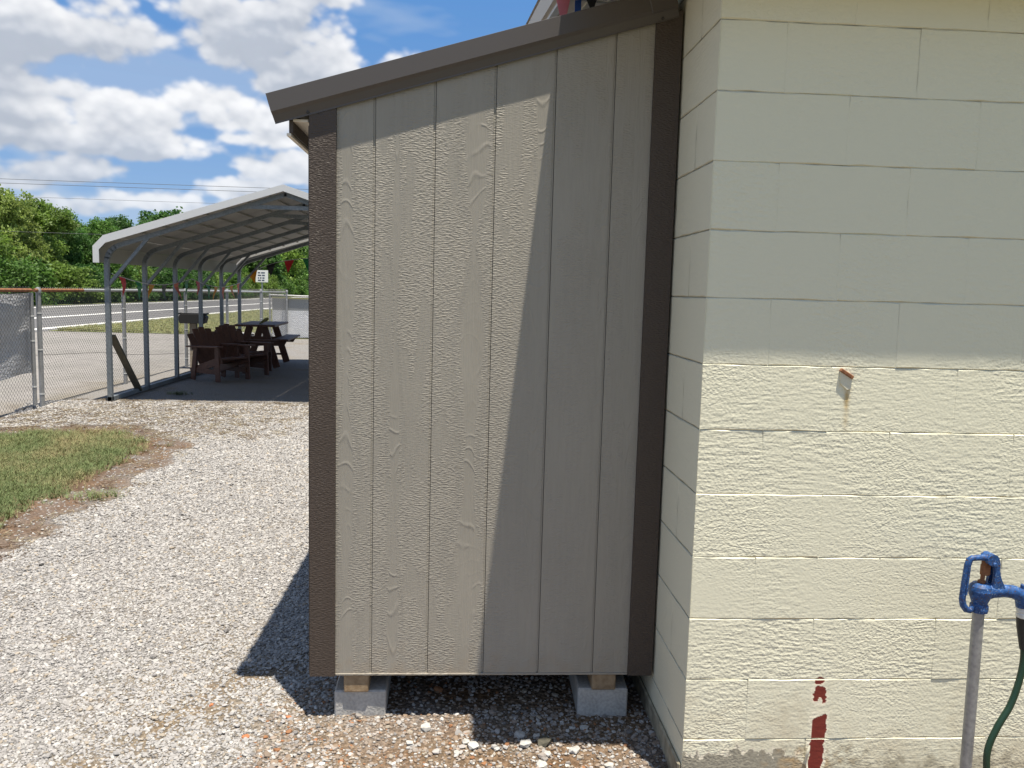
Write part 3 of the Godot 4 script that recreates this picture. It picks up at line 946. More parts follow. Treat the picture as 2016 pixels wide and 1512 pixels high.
func make_building() -> void:
	var L := 0.2032
	var y0 := 1.56 - 8 * L          # underside of the lowest full course, a little below the ground
	var b := thing("block_building", "cream painted concrete block building with a low metal roof beside the shed", "building", Vector3(WALL_X, 0, WALL_Z))
	var wid := 6.5
	var dep := 8.0
	var e := func(z: float) -> float: return 2.65 + (WALL_Z + 0.208 - z) * 0.17     # roof edge height at world z
	# solid core behind the blocks
	var prof := PackedVector2Array([Vector2(0, -0.3), Vector2(dep, -0.3), Vector2(dep, e.call(WALL_Z - dep) - 0.04), Vector2(0, e.call(WALL_Z) - 0.04)])
	var core := MB.new()
	core.prism(prof, 0.0075, wid, Transform3D(Basis(Vector3(0, 0, -1), Vector3.UP, Vector3(1, 0, 0)), Vector3(0, 0, -0.0042)))
	var front := obj("wall", core.done(), M.mortar, b)
	# front blocks
	var full := []
	var half := []
	for i in 10: full.append(block_mesh(2 * L + 0.0006, L + 0.0003, 200 + i))
	for i in 5: half.append(block_mesh(L + 0.0006, L + 0.0003, 230 + i))
	rng.seed = 21
	for row in 14:
		var y := y0 - L + row * L
		var x := 0.0
		var first := row % 2 == 0
		while x < 3.2:
			var hf := first and x == 0.0
			var w := L if hf else 2 * L
			var o := obj("block", half[rng.randi() % 5] if hf else full[rng.randi() % 10], M.wall, front)
			o.position = Vector3(x - 0.0003, y - 0.0002, rng.randf_range(-0.0006, 0.0006))
			x += w
	# side blocks: face -x
	var turn := Basis(Vector3(0, 0, 1), Vector3.UP, Vector3(-1, 0, 0))
	var fs := []
	for i in 4: fs.append(block_mesh(2 * L - 0.002, L - 0.002, 260 + i, 0.35))
	var hs := block_mesh(L - 0.002, L - 0.002, 270, 0.35)
	for row in 15:
		var y := y0 - L + row * L
		var x := -0.002
		var first := row % 2 == 1
		while x < 1.6:
			var hf := first and x <= 0.0
			var w := L if hf else 2 * L
			var o := obj("block", hs if hf else fs[rng.randi() % 4], M.wall_side, front)
			o.transform = Transform3D(turn, Vector3(0.0, y + 0.001, -x - w + 0.001))
			x += w
	# grimy footing strip along the side
	var foot := MB.new()
	foot.box(Vector3(-0.012, -0.2, -2.2), Vector3(0.0, 0.055, -0.004), 0.006)
	obj("footing", foot.done(), M.grime, b)
	# roof: ribbed sheets on a deck, soffit, fascias
	var rx := 0.34 - WALL_X
	var slope := Vector3(0, 0.17, -1).normalized()
	var sheetm := MB.new()
	var L0 := Vector3(0, 2.65, 0.201)
	var x := rx
	var ribs := PackedVector2Array()
	ribs.append(Vector2(rx, 0.0))
	var k := 0.06
	while rx + k < wid:
		for q in [[-0.045, 0.0], [-0.022, 0.032], [0.022, 0.032], [0.045, 0.0]]: ribs.append(Vector2(rx + k + q[0], q[1]))
		k += 0.278
	var un := Vector3(0, 1, 0.17).normalized()
	var len := 8.4
	for i in ribs.size() - 1:
		var a := ribs[i]; var c := ribs[i + 1]
		var A := L0 + Vector3(a.x, 0, 0) + un * a.y; var B := L0 + Vector3(c.x, 0, 0) + un * c.y
		sheetm.quad(A, B, B + slope * len, A + slope * len)
		var d := un * 0.003
		sheetm.quad(B - d, A - d, A - d + slope * len, B - d + slope * len)
		sheetm.quad(A - d, B - d, B, A)
	obj("roof", sheetm.done(), M.tan_metal, b)
	var sof := MB.new()
	sof.bar(Vector3(rx + 0.20, 2.535, 0.16), Vector3(rx + 0.20, 2.535, 0.16) + slope * 8.2, 0.36, 0.012, un)
	var soffit := obj("soffit", sof.done(), M.soffit, b)
	for q in 5:
		obj("soffit_batten", barm(Vector3(rx + 0.06 + q * 0.075, 2.527, 0.16), Vector3(rx + 0.06 + q * 0.075, 2.527, 0.16) + slope * 8.2, 0.006, 0.01, un), M.strap_paint, soffit)
	obj("rake_fascia", barm(Vector3(rx + 0.012, 2.578, 0.19), Vector3(rx + 0.012, 2.578, 0.19) + slope * 8.3, 0.022, 0.10, un), M.tan_metal, b)
	obj("rake_trim", barm(Vector3(rx + 0.034, 2.522, 0.185), Vector3(rx + 0.034, 2.522, 0.185) + slope * 8.3, 0.03, 0.02, un), M.white_metal, b)
	obj("eave_fascia", barm(Vector3(rx + 0.03, 2.56, 0.175), Vector3(wid, 2.56, 0.175), 0.02, 0.15), M.white_metal, b)
	obj("eave_soffit", boxm(Vector3(rx + 0.4, 2.488, 0.01), Vector3(wid, 2.498, 0.163)), M.soffit, b)
	# things on the wall
	var s := thing("wall_strap", "rusty bent iron strap sticking out of the cream block wall", "iron strap", Vector3(1.196, 1.338, WALL_Z + 0.001))
	var st := MB.new()
	var tb := Basis(Vector3.BACK, -0.55)
	st.box(Vector3(-0.024, -0.007, -0.02), Vector3(0.024, 0.004, 0.011), 0.002, Transform3D(tb, Vector3.ZERO))
	obj("strap", st.done(), M.rust, s)
	st = MB.new()
	st.prism(PackedVector2Array([Vector2(-0.021, 0.010), Vector2(0.019, -0.014), Vector2(0.015, -0.048), Vector2(0.004, -0.052), Vector2(-0.018, -0.032)]), -0.01, 0.005)
	obj("tab", st.done(), M.strap_paint, s)
	# a curl of loose paint by the red stripe
	var curl := []
	for i in 9: curl.append(Vector3(1.161 - 0.005 * sin(i * 0.6) - i * 0.0012, 0.118 - i * 0.011, WALL_Z + 0.006 + 0.004 * sin(i * 0.9)))
	meta(obj("paint_curl", tubem(curl, [0.002, 0.005, 0.006, 0.005, 0.005, 0.006, 0.004, 0.004, 0.002], 5), M.strap_paint), "curl of loose cream paint hanging beside the bare red stripe", "paint flake")

# ------------------------------------------------------------------ shed

func make_shed() -> void:
	var s := thing("lean_to_shed", "narrow taupe lean-to shed with dark brown trim standing against the block wall", "shed", Vector3(0, 0, SHED_Z))
	var LEN := 3.05
	var line := func(x: float) -> float: return 2.098 + (x + 0.633) * 0.2996     # underside of the rake trim
	var zf := 0.0
	# end wall boards
	var ed := [-0.432, -0.305, -0.102, 0.102, 0.305, 0.508, 0.642]
	for i in 6:
		var x0: float = ed[i] + (0.0 if i == 0 else 0.0045)
		var x1: float = ed[i + 1] - (0.0 if i == 5 else 0.0045)
		var m := MB.new()
		m.prism(PackedVector2Array([Vector2(x0, 0.166), Vector2(x1, 0.166), Vector2(x1, line.call(x1) + 0.03), Vector2(x0, line.call(x0) + 0.03)]), zf - 0.012, zf)
		# shiplap rebate that shows in the groove
		var lip := 0.0072
		m.prism(PackedVector2Array([Vector2(x1, 0.166), Vector2(x1 + lip, 0.166), Vector2(x1 + lip, line.call(x1) + 0.03), Vector2(x1, line.call(x1) + 0.03)]), zf - 0.012, zf - 0.0035)
		obj("siding_board", m.done(), M.siding, s)
	obj("drip_edge", boxm(Vector3(-0.432, 0.158, zf - 0.014), Vector3(0.642, 0.1655, zf + 0.003), 0.001), M.siding, s)
	# corner trim
	var tl := MB.new()
	tl.prism(PackedVector2Array([Vector2(-0.522, 0.158), Vector2(-0.4325, 0.158), Vector2(-0.4325, line.call(-0.43) + 0.02), Vector2(-0.522, line.call(-0.522) + 0.02)]), zf - 0.004, zf + 0.010)
	obj("corner_trim", tl.done(), M.trim, s)
	tl = MB.new()
	tl.prism(PackedVector2Array([Vector2(0.6425, 0.158), Vector2(0.733, 0.158), Vector2(0.733, line.call(0.733) + 0.02), Vector2(0.6425, line.call(0.6425) + 0.02)]), zf - 0.004, zf + 0.010)
	obj("corner_trim", tl.done(), M.trim, s)
	tl = MB.new()
	tl.box(Vector3(-0.5275, 0.158, zf - 0.09), Vector3(-0.5125, 2.10, zf - 0.0045), 0.001)
	obj("corner_trim", tl.done(), M.trim, s)
	# core and left wall boards
	var core := MB.new()
	core.prism(PackedVector2Array([Vector2(-0.506, 0.17), Vector2(0.733, 0.17), Vector2(0.733, line.call(0.733) + 0.03), Vector2(-0.506, line.call(-0.506) + 0.03)]), -LEN, -0.0125)
	obj("frame", core.done(), M.dark_gap, s)
	var z := -0.092
	while z > -LEN + 0.05:
		var z1 := maxf(z - 0.2032, -LEN)
		obj("siding_board", boxm(Vector3(-0.517, 0.166, z1 + 0.0028), Vector3(-0.505, 2.10, z), 0.001), M.siding, s)
		z -= 0.2032
	# floor framing and skids
	obj("floor", boxm(Vector3(-0.50, 0.163, -LEN), Vector3(0.73, 0.1695, -0.013)), M.old_wood, s)
	obj("skid", boxm(Vector3(-0.402, 0.090, -LEN), Vector3(-0.312, 0.1575, -0.004), 0.004), M.skid, s)
	obj("skid", boxm(Vector3(0.512, 0.094, -LEN), Vector3(0.602, 0.1575, -0.006), 0.004), M.skid, s)
	# roof: rake trim with its box profile, swept along the slope
	var a := atan(0.2996)
	var u := Vector2(cos(a), sin(a))
	var w := Vector2(-sin(a), cos(a))
	var o := Vector2(-0.633, 2.098)
	var P := [[0.0, 0.0125], [0.020, 0.0125], [0.0205, 0.0135], [0.038, 0.0305], [0.0975, 0.0305], [0.0985, 0.029], [0.100, -0.10], [0.094, -0.10], [0.092, 0.0255], [0.042, 0.0255], [0.0, 0.0105]]
	var rk := MB.new()
	var run := 1.412
	for i in P.size():
		var p = P[i]; var q = P[(i + 1) % P.size()]
		var f := func(pp, t: float) -> Vector3:
			var v2: Vector2 = o + u * t + w * pp[0]
			return Vector3(v2.x, v2.y, zf + pp[1])
		rk.quad(f.call(p, 0.0), f.call(p, run), f.call(q, run), f.call(q, 0.0))
		if i == 0 or i == P.size() - 1: pass
	# closed lower end of the trim
	for side in [0.0, run]:
		var poly := PackedVector2Array()
		for p in P: poly.append(Vector2(p[1], p[0]))
		var ix := Geometry2D.triangulate_polygon(poly)
		for i in range(0, ix.size(), 3):
			var q := []
			for k in 3:
				var v2: Vector2 = o + u * side + w * poly[ix[i + k]].y
				q.append(Vector3(v2.x, v2.y, zf + poly[ix[i + k]].x))
			rk.tri(q[0], q[1], q[2])
	var rake := obj("rake_trim", rk.done(), M.metal_trim, s)
	var end := o + u * (run - 0.045) + w * 0.066
	var cap := MB.new()
	cap.box(Vector3(-0.046, -0.036, 0.0), Vector3(0.046, 0.038, 0.034), 0.002, Transform3D(Basis(Vector3(u.x, u.y, 0), Vector3(w.x, w.y, 0), Vector3.BACK), Vector3(end.x, end.y, zf - 0.001)))
	obj("trim_cap", cap.done(), M.metal_trim, rake)
	for t in [0.115, 0.42, 0.76, 1.07, 1.355]:
		if t > 0.2 and t < 1.2: continue
		var c: Vector2 = o + u * t + w * 0.0105
		var sc := MB.new()
		sc.lathe([Vector2(0.0065, 0), Vector2(0.0065, 0.0015), Vector2(0.004, 0.002), Vector2(0.004, 0.006), Vector2(0.0, 0.0065)], Transform3D(Basis(Vector3.RIGHT, PI / 2), Vector3(c.x, c.y, zf + 0.0125)), 8)
		obj("screw", sc.done(), M.screw, rake)
	# ribbed roof sheet behind the trim
	var rf := MB.new()
	var zz := -0.105
	var prev := Vector2(zz, 0.0)
	var pr := [prev]
	while zz > -LEN - 0.1:
		for q in [[-0.09, 0.0], [-0.105, 0.02], [-0.13, 0.02], [-0.145, 0.0]]: pr.append(Vector2(zz + q[0], q[1]))
		zz -= 0.229
	for i in pr.size() - 1:
		var p0: Vector2 = pr[i]; var p1: Vector2 = pr[i + 1]
		var A: Vector2 = o + w * (0.085 + p0.y) - u * 0.0; var B: Vector2 = o + w * (0.085 + p1.y)
		var A2 := A + u * run; var B2 := B + u * run
		rf.quad(Vector3(A.x, A.y, p0.x), Vector3(A2.x, A2.y, p0.x), Vector3(B2.x, B2.y, p1.x), Vector3(B.x, B.y, p1.x))
	obj("roof", rf.done(), M.metal_trim, s)
	var deck := MB.new()
	var d0 := o + w * 0.066 + u * 0.03
	var d1 := o + w * 0.066 + u * run
	deck.prism(PackedVector2Array([d0, d1, d1 + w * 0.014, d0 + w * 0.014]), -LEN - 0.05, -0.02)
	obj("roof_deck", deck.done(), M.old_wood, s)
	# open eave on the low side: soffit board and dark fascia with a pale lower edge
	obj("soffit", boxm(Vector3(-0.578, 2.112, -LEN), Vector3(-0.5285, 2.120, -0.006)), M.soffit, s)
	obj("eave_fascia", boxm(Vector3(-0.592, 2.074, -LEN), Vector3(-0.5785, 2.150, -0.006), 0.001), M.trim, s)
	obj("fascia_drip", boxm(Vector3(-0.600, 2.064, -LEN), Vector3(-0.585, 2.0735, -0.006), 0.001), M.soffit, s)
	# blocks that carry the skids
	var labels := ["grey concrete block under the front left end of the shed", "grey concrete block under the front right end of the shed, nearest the wall", "grey concrete block farther back under the left side of the shed", "grey concrete block farther back under the right side of the shed"]
	var k := 0
	for zq in [0.0, -2.2]:
		for xq in [-0.343, 0.557]:
			var m := MB.new()
			m.box(Vector3(-0.094, -0.04, -0.40), Vector3(0.094, 0.0895, -0.018), 0.005)
			var c := obj("concrete_block", m.done(), M.concrete)
			c.position = Vector3(xq, 0.0 if xq < 0 else 0.004, SHED_Z + zq)
			c.rotation.y = 0.02 if xq < 0 else -0.03
			meta(c, labels[k], "concrete block", "blocks under the shed")
			k += 1

# ------------------------------------------------------------------ hydrant and small things

func make_hydrant() -> void:
	var h := thing("yard_hydrant", "blue cast iron yard hydrant on a grey pipe in front of the block wall", "hydrant", Vector3(1.575, 0, -2.28))
	obj("pipe", tubem([Vector3(0, -0.1, 0), Vector3(-0.004, 0.3, 0), Vector3(-0.008, 0.652, 0)], 0.0168, 16), M.galv_pipe, h)
	# head: everything below in metres from the pipe's top
	var O := Vector3(-0.008, 0.652, 0)
	var m := MB.new()
	m.lathe([Vector2(0.0, -0.006), Vector2(0.0215, -0.006), Vector2(0.0225, 0.0), Vector2(0.0225, 0.012), Vector2(0.019, 0.017), Vector2(0.022, 0.026), Vector2(0.0275, 0.040), Vector2(0.0290, 0.052), Vector2(0.0265, 0.064), Vector2(0.020, 0.071), Vector2(0.0, 0.073)], Transform3D(Basis(), O), 20)
	obj("body", m.done(), M.blue, h)
	m = MB.new()
	m.tube([O + Vector3(0.008, 0.050, 0), O + Vector3(0.035, 0.051, 0.002), O + Vector3(0.062, 0.052, 0.004), O + Vector3(0.085, 0.050, 0.006), O + Vector3(0.102, 0.043, 0.007), O + Vector3(0.112, 0.030, 0.008), O + Vector3(0.116, 0.016, 0.008)], [0.025, 0.0185, 0.0165, 0.0175, 0.0185, 0.0178, 0.0175], 16)
	m.tube([O + Vector3(0.113, 0.030, 0.008), O + Vector3(0.117, 0.012, 0.008)], [0.0195, 0.0195], 16)
	var spout := obj("spout", m.done(), M.blue, h)
	obj("spout_lug", boxm(O + Vector3(0.104, 0.052, 0.002), O + Vector3(0.113, 0.072, 0.012), 0.003), M.blue, spout)
	# yoke: curved web from the spout's root up to the pivot
	m = MB.new()
	var yoke := PackedVector2Array([Vector2(0.004, 0.148), Vector2(0.020, 0.150), Vector2(0.032, 0.143), Vector2(0.037, 0.128), Vector2(0.037, 0.108), Vector2(0.043, 0.088), Vector2(0.052, 0.071), Vector2(0.056, 0.060), Vector2(0.020, 0.060), Vector2(0.024, 0.080), Vector2(0.025, 0.104), Vector2(0.020, 0.122), Vector2(0.008, 0.128)])
	for zs in [[-0.017, -0.007], [0.007, 0.017]]:
		m.prism(yoke, zs[0], zs[1], Transform3D(Basis(), O))
	m.prism(PackedVector2Array([Vector2(0.030, 0.142), Vector2(0.037, 0.128), Vector2(0.037, 0.108), Vector2(0.043, 0.088), Vector2(0.053, 0.068), Vector2(0.040, 0.064), Vector2(0.033, 0.088), Vector2(0.028, 0.120)]), -0.0065, 0.0065, Transform3D(Basis(), O))
	obj("yoke", m.done(), M.blue, h)
	# handle: a flat loop that hangs on the left
	var hp := [Vector3(0.016, 0.140, 0), Vector3(-0.006, 0.143, 0), Vector3(-0.036, 0.141, 0), Vector3(-0.043, 0.136, 0), Vector3(-0.047, 0.120, 0), Vector3(-0.052, 0.060, 0), Vector3(-0.053, 0.030, 0), Vector3(-0.049, 0.014, 0), Vector3(-0.040, 0.003, 0), Vector3(-0.030, 0.0, 0), Vector3(-0.024, 0.006, 0), Vector3(-0.021, 0.014, 0), Vector3(-0.014, 0.015, 0)]
	m = MB.new()
	var pts := []
	for p in hp: pts.append(O + p + Vector3(0, 0, 0.008))
	m.tube(pts, [0.0085, 0.0085, 0.008, 0.0085, 0.0085, 0.008, 0.0085, 0.009, 0.009, 0.0085, 0.007, 0.006, 0.006], 8)
	m.tube([O + Vector3(0.014, 0.139, -0.012), O + Vector3(0.014, 0.139, 0.022)], [0.0155, 0.0155], 14)
	var handle := obj("handle", m.done(), M.blue, h)
	m = MB.new()
	m.tube([O + Vector3(-0.049, 0.045, 0.0165), O + Vector3(-0.046, 0.118, 0.0165)], [0.003, 0.003], 6)
	obj("handle_rib", m.done(), M.blue, handle)
	m = MB.new()
	m.lathe([Vector2(0, 0), Vector2(0.007, 0.0), Vector2(0.007, 0.004), Vector2(0.004, 0.007), Vector2(0, 0.007)], Transform3D(Basis(Vector3.RIGHT, PI / 2), O + Vector3(0.018, 0.128, 0.018)), 6)
	obj("bolt", m.done(), M.blue, h)
	m = MB.new()
	m.tube([O + Vector3(0.002, 0.068, 0), O + Vector3(0.003, 0.105, 0), O + Vector3(0.006, 0.132, 0)], [0.0055, 0.0055, 0.009], 8)
	m.tube([O + Vector3(0.001, 0.068, 0), O + Vector3(0.001, 0.079, 0)], [0.0105, 0.0095], 6)
	m.box(O + Vector3(-0.004, 0.092, -0.0068), O + Vector3(0.020, 0.124, 0.0068), 0.003)
	obj("rod", m.done(), M.rust, h)
	for q in h.get_children():
		if q.name != "pipe": q.transform = Transform3D(Basis.from_scale(Vector3.ONE * 1.14), O - O * 1.14)
	# hose
	var e := O + Vector3(0.117, 0.010, 0.008) * 1.14 + Vector3(1.575, 0, -2.28)
	var g := thing("garden_hose", "dark green garden hose hanging from the hydrant's spout", "hose", Vector3(e.x, 0, e.z))
	var E := Vector3(0, e.y, 0)
	m = MB.new()
	m.lathe([Vector2(0.0, -0.034), Vector2(0.0185, -0.034), Vector2(0.0205, -0.030), Vector2(0.0205, -0.020), Vector2(0.0190, -0.016), Vector2(0.0205, -0.012), Vector2(0.0190, -0.001), Vector2(0.0, 0.0)], Transform3D(Basis(Vector3.BACK, 0.06), E), 12)
	obj("coupling", m.done(), M.collar, g)
	obj("sleeve", tubem([E + Vector3(0.001, -0.030, 0), E + Vector3(0.004, -0.06, 0), E + Vector3(0.008, -0.115, 0.003), E + Vector3(0.010, -0.13, 0.004)], [0.019, 0.018, 0.0125, 0.0115], 12), M.black, g)
	var hpz := [Vector3(0.010, -0.12, 0.004), Vector3(0.010, -0.17, 0.008), Vector3(-0.002, -0.23, 0.014), Vector3(-0.028, -0.30, 0.022), Vector3(-0.066, -0.36, 0.03), Vector3(-0.092, -0.42, 0.035), Vector3(-0.098, -0.47, 0.04), Vector3(-0.088, -0.53, 0.045), Vector3(-0.05, -0.60, 0.06), Vector3(0.06, -0.655, 0.08), Vector3(0.25, -0.672, 0.11), Vector3(0.6, -0.675, 0.2)]
	var cv := Curve3D.new()
	for i in hpz.size():
		var t: Vector3 = (hpz[mini(i + 1, hpz.size() - 1)] - hpz[maxi(i - 1, 0)]) / 6.0
		cv.add_point(E + hpz[i], -t, t)
	var pp := []
	for q in cv.tessellate(4, 3): pp.append(q)
	obj("tube", tubem(pp, 0.0098, 12), M.hose, g)
	# fragments lying on the gravel
	var bits := [[-0.72, -2.75, "orange brick chip on the gravel left of the shadowed ground", 0.016, "brick"], [-0.905, -2.98, "small reddish brick chip on the gravel farther left", 0.010, "brick"], [-0.60, -2.88, "flat orange brick chip beside the left concrete block", 0.012, "brick"], [0.32, -2.70, "large brown stone in the shade between the two blocks", 0.030, "old_wood"], [-2.287, -4.54, "small black stone lying alone on the pale gravel", 0.016, "iron"], [-1.83, -5.47, "dark twig lying flat on the gravel", 0.014, "bark"]]
	var kinds := ["brick_chip", "brick_chip", "brick_chip", "stone", "stone", "twig"]
	for i in bits.size():
		var q = bits[i]
		var t := obj(kinds[i], stone_mesh(300 + i), M[q[4]])
		t.position = Vector3(q[0], ground_y(q[0], q[1]) + q[3] * 0.35, q[1])
		t.scale = Vector3(q[3], q[3] * 0.75, q[3]) if kinds[i] != "twig" else Vector3(0.05, 0.007, 0.009)
		t.rotation.y = i * 1.3
		meta(t, q[2], kinds[i].replace("_", " "))
	# pale rubble in the shade of the shed
	rng.seed = 61
	for i in 14:
		var x := rng.randf_range(-0.15, 0.68); var zq := rng.randf_range(-2.86, -2.56)
		var r := rng.randf_range(0.012, 0.026)
		var t := obj("rubble_stone", stone_mesh(320 + i % 5), M.concrete)
		t.position = Vector3(x, ground_y(x, zq) + r * 0.3, zq)
		t.scale = Vector3(r, r * 0.7, r)
		t.rotation.y = rng.randf() * TAU
		meta(t, "pale rubble stone among the shaded dirt in front of the shed", "stone", "pale rubble stones before the shed")

# ------------------------------------------------------------------ carport and what stands under it

func make_carport() -> void:
	var c := thing("carport", "open metal carport with white gable trim and galvanised posts behind the fence", "carport", Vector3(-2.3, 0, -11.0))
	var HW := 2.28                      # half width between posts
	for i in 6:
		var z := -1.27 * i
		for s in [-1, 1]:
			var pts := [Vector3(s * HW, 0.0, z), Vector3(s * HW, 1.80, z)]
			for k in 5:
				var a := PI / 2 * 0.80 * (k + 1) / 5.0
				pts.append(Vector3(s * (HW - 0.24 * (1.0 - cos(a))), 1.80 + 0.24 * sin(a), z))
			pts.append(Vector3(0, 2.74, z))
			var pst := MB.new()
			pst.bar(pts[0], pts[1], 0.06, 0.06, Vector3.BACK, 0.004)
			obj("post", pst.done(), M.galv, c)
			var raf := MB.new()
			for k in range(1, pts.size() - 1): raf.bar(pts[k], pts[k + 1] + (pts[k + 1] - pts[k]).normalized() * 0.012, 0.058, 0.058, Vector3.BACK)
			obj("rafter", raf.done(), M.galv, c)
			obj("knee_brace", barm(Vector3(s * (HW - 0.02), 1.52, z), Vector3(s * (HW - 0.56), 2.17, z), 0.04, 0.04, Vector3.BACK), M.galv, c)
		obj("collar_tie", barm(Vector3(-0.52, 2.57, z), Vector3(0.52, 2.57, z), 0.04, 0.05), M.galv, c)
	for s in [-1, 1]:
		obj("base_rail", boxm(Vector3(s * HW - 0.03, 0.0, -6.38), Vector3(s * HW + 0.03, 0.058, 0.03), 0.003), M.galv, c)
	# roof sheets: profile across, panels along z with raised seams
	for s in [-1, 1]:
		var prof := [Vector2(HW + 0.10, 1.80), Vector2(HW + 0.10, 2.0), Vector2(HW - 0.03, 2.135), Vector2(0.0, 2.84)]
		for k in 3:
			var a: Vector2 = prof[k]; var b: Vector2 = prof[k + 1]
			var n := 1 if k < 2 else 8
			for j in n:
				var p := a.lerp(b, float(j) / n); var q := a.lerp(b, float(j + 1) / n)
				var d := (q - p).normalized()
				var m := MB.new()
				m.bar(Vector3(s * (p.x + d.x * 0.002), p.y + d.y * 0.002, -3.19), Vector3(s * (q.x - d.x * 0.002), q.y - d.y * 0.002, -3.19), 6.66, 0.006, Vector3(s * -d.y, d.x, 0) if d.x != 0 else Vector3(s, 0, 0))
				obj("roof_sheet", m.done(), M.under_panel, c)
				if k == 2 and j > 0:
					obj("seam_rib", boxm(Vector3(s * p.x - 0.02, p.y - 0.022, -6.5), Vector3(s * p.x + 0.02, p.y - 0.002, 0.12)), M.under_panel, c)
		# white gable trim front and back
		for z in [0.155, -6.535]:
			var t := MB.new()
			var W2 := HW + 0.106
			t.prism(PackedVector2Array([Vector2(s * W2, 1.795), Vector2(s * W2, 2.003), Vector2(s * (W2 - 0.132), 2.141), Vector2(0, 2.849), Vector2(0, 2.764), Vector2(s * (W2 - 0.158), 2.048), Vector2(s * (W2 - 0.075), 1.962), Vector2(s * (W2 - 0.075), 1.795)]), z - 0.006, z + 0.006)
			obj("gable_trim", t.done(), M.white_metal, c)
	# plank leaning in the first bay
	meta(obj("leaning_plank", barm(Vector3(-4.57, 0.03, -11.93), Vector3(-4.57, 0.86, -11.06), 0.035, 0.09, Vector3.RIGHT, 0.003), M.old_wood), "weathered plank leaning against the first carport post", "plank")
	# strings of pennants
	pennants(Vector3(-4.52, 1.66, -11.0), Vector3(-4.52, 1.62, -17.3), 0.20, ["red", "green", "gold", "dark", "coral", "green", "red", "green", "gold", "coral", "gold", "coral"], "string of coloured pennants hung along the fence side of the carport")
	pennants(Vector3(-4.52, 1.66, -17.35), Vector3(-0.1, 2.2, -17.35), 0.05, ["gold", "dark", "red", "green", "gold", "coral", "red", "green", "dark", "gold", "red", "green"], "string of coloured pennants hung across the far end of the carport", 1.0)

func pennants(a: Vector3, b: Vector3, sag: float, colors: Array, label: String, bow := 0.0) -> void:
	var t := thing("pennant_string", label, "pennants", a)
	var pts := []
	var f := func(u: float) -> Vector3:
		var p := (b - a) * u
		p.y = (b.y - a.y) * (1.0 - pow(1.0 - u, 8.0) if bow > 0 else u) - sag * sin(PI * fposmod(u * 2.0, 1.0)) * 0.6
		return p
	for i in 41: pts.append(f.call(i / 40.0))
	obj("cord", tubem(pts, 0.006, 4), M.white_metal, t)
	for i in colors.size():
		var u := (i + 0.6) / colors.size()
		var p: Vector3 = f.call(u)
		var d: Vector3 = ((f.call(u + 0.01) - p) as Vector3).normalized()
		var side := d.cross(Vector3.UP).normalized()
		var m := MB.new()
		var w := 0.105
		var h := 0.25
		var sw := side * (0.05 * sin(i * 2.1)) + d * 0.04 * cos(i * 1.7)
		var prev := [p - d * w, p + d * w]
		for k in 4:
			var q := (k + 1) / 4.0
			var mid: Vector3 = p + Vector3.DOWN * h * q + sw * q + side * 0.018 * sin(q * 4.0 + i)
			var ww := w * (1.0 - q) + 0.002
			var nx := [mid - d * ww, mid + d * ww]
			for o in [side * 0.001, side * -0.001]:
				m.quad(prev[0] + o, nx[0] + o, nx[1] + o, prev[1] + o)
			prev = nx
		obj("pennant", m.done(), M["flag_" + colors[i]], t)

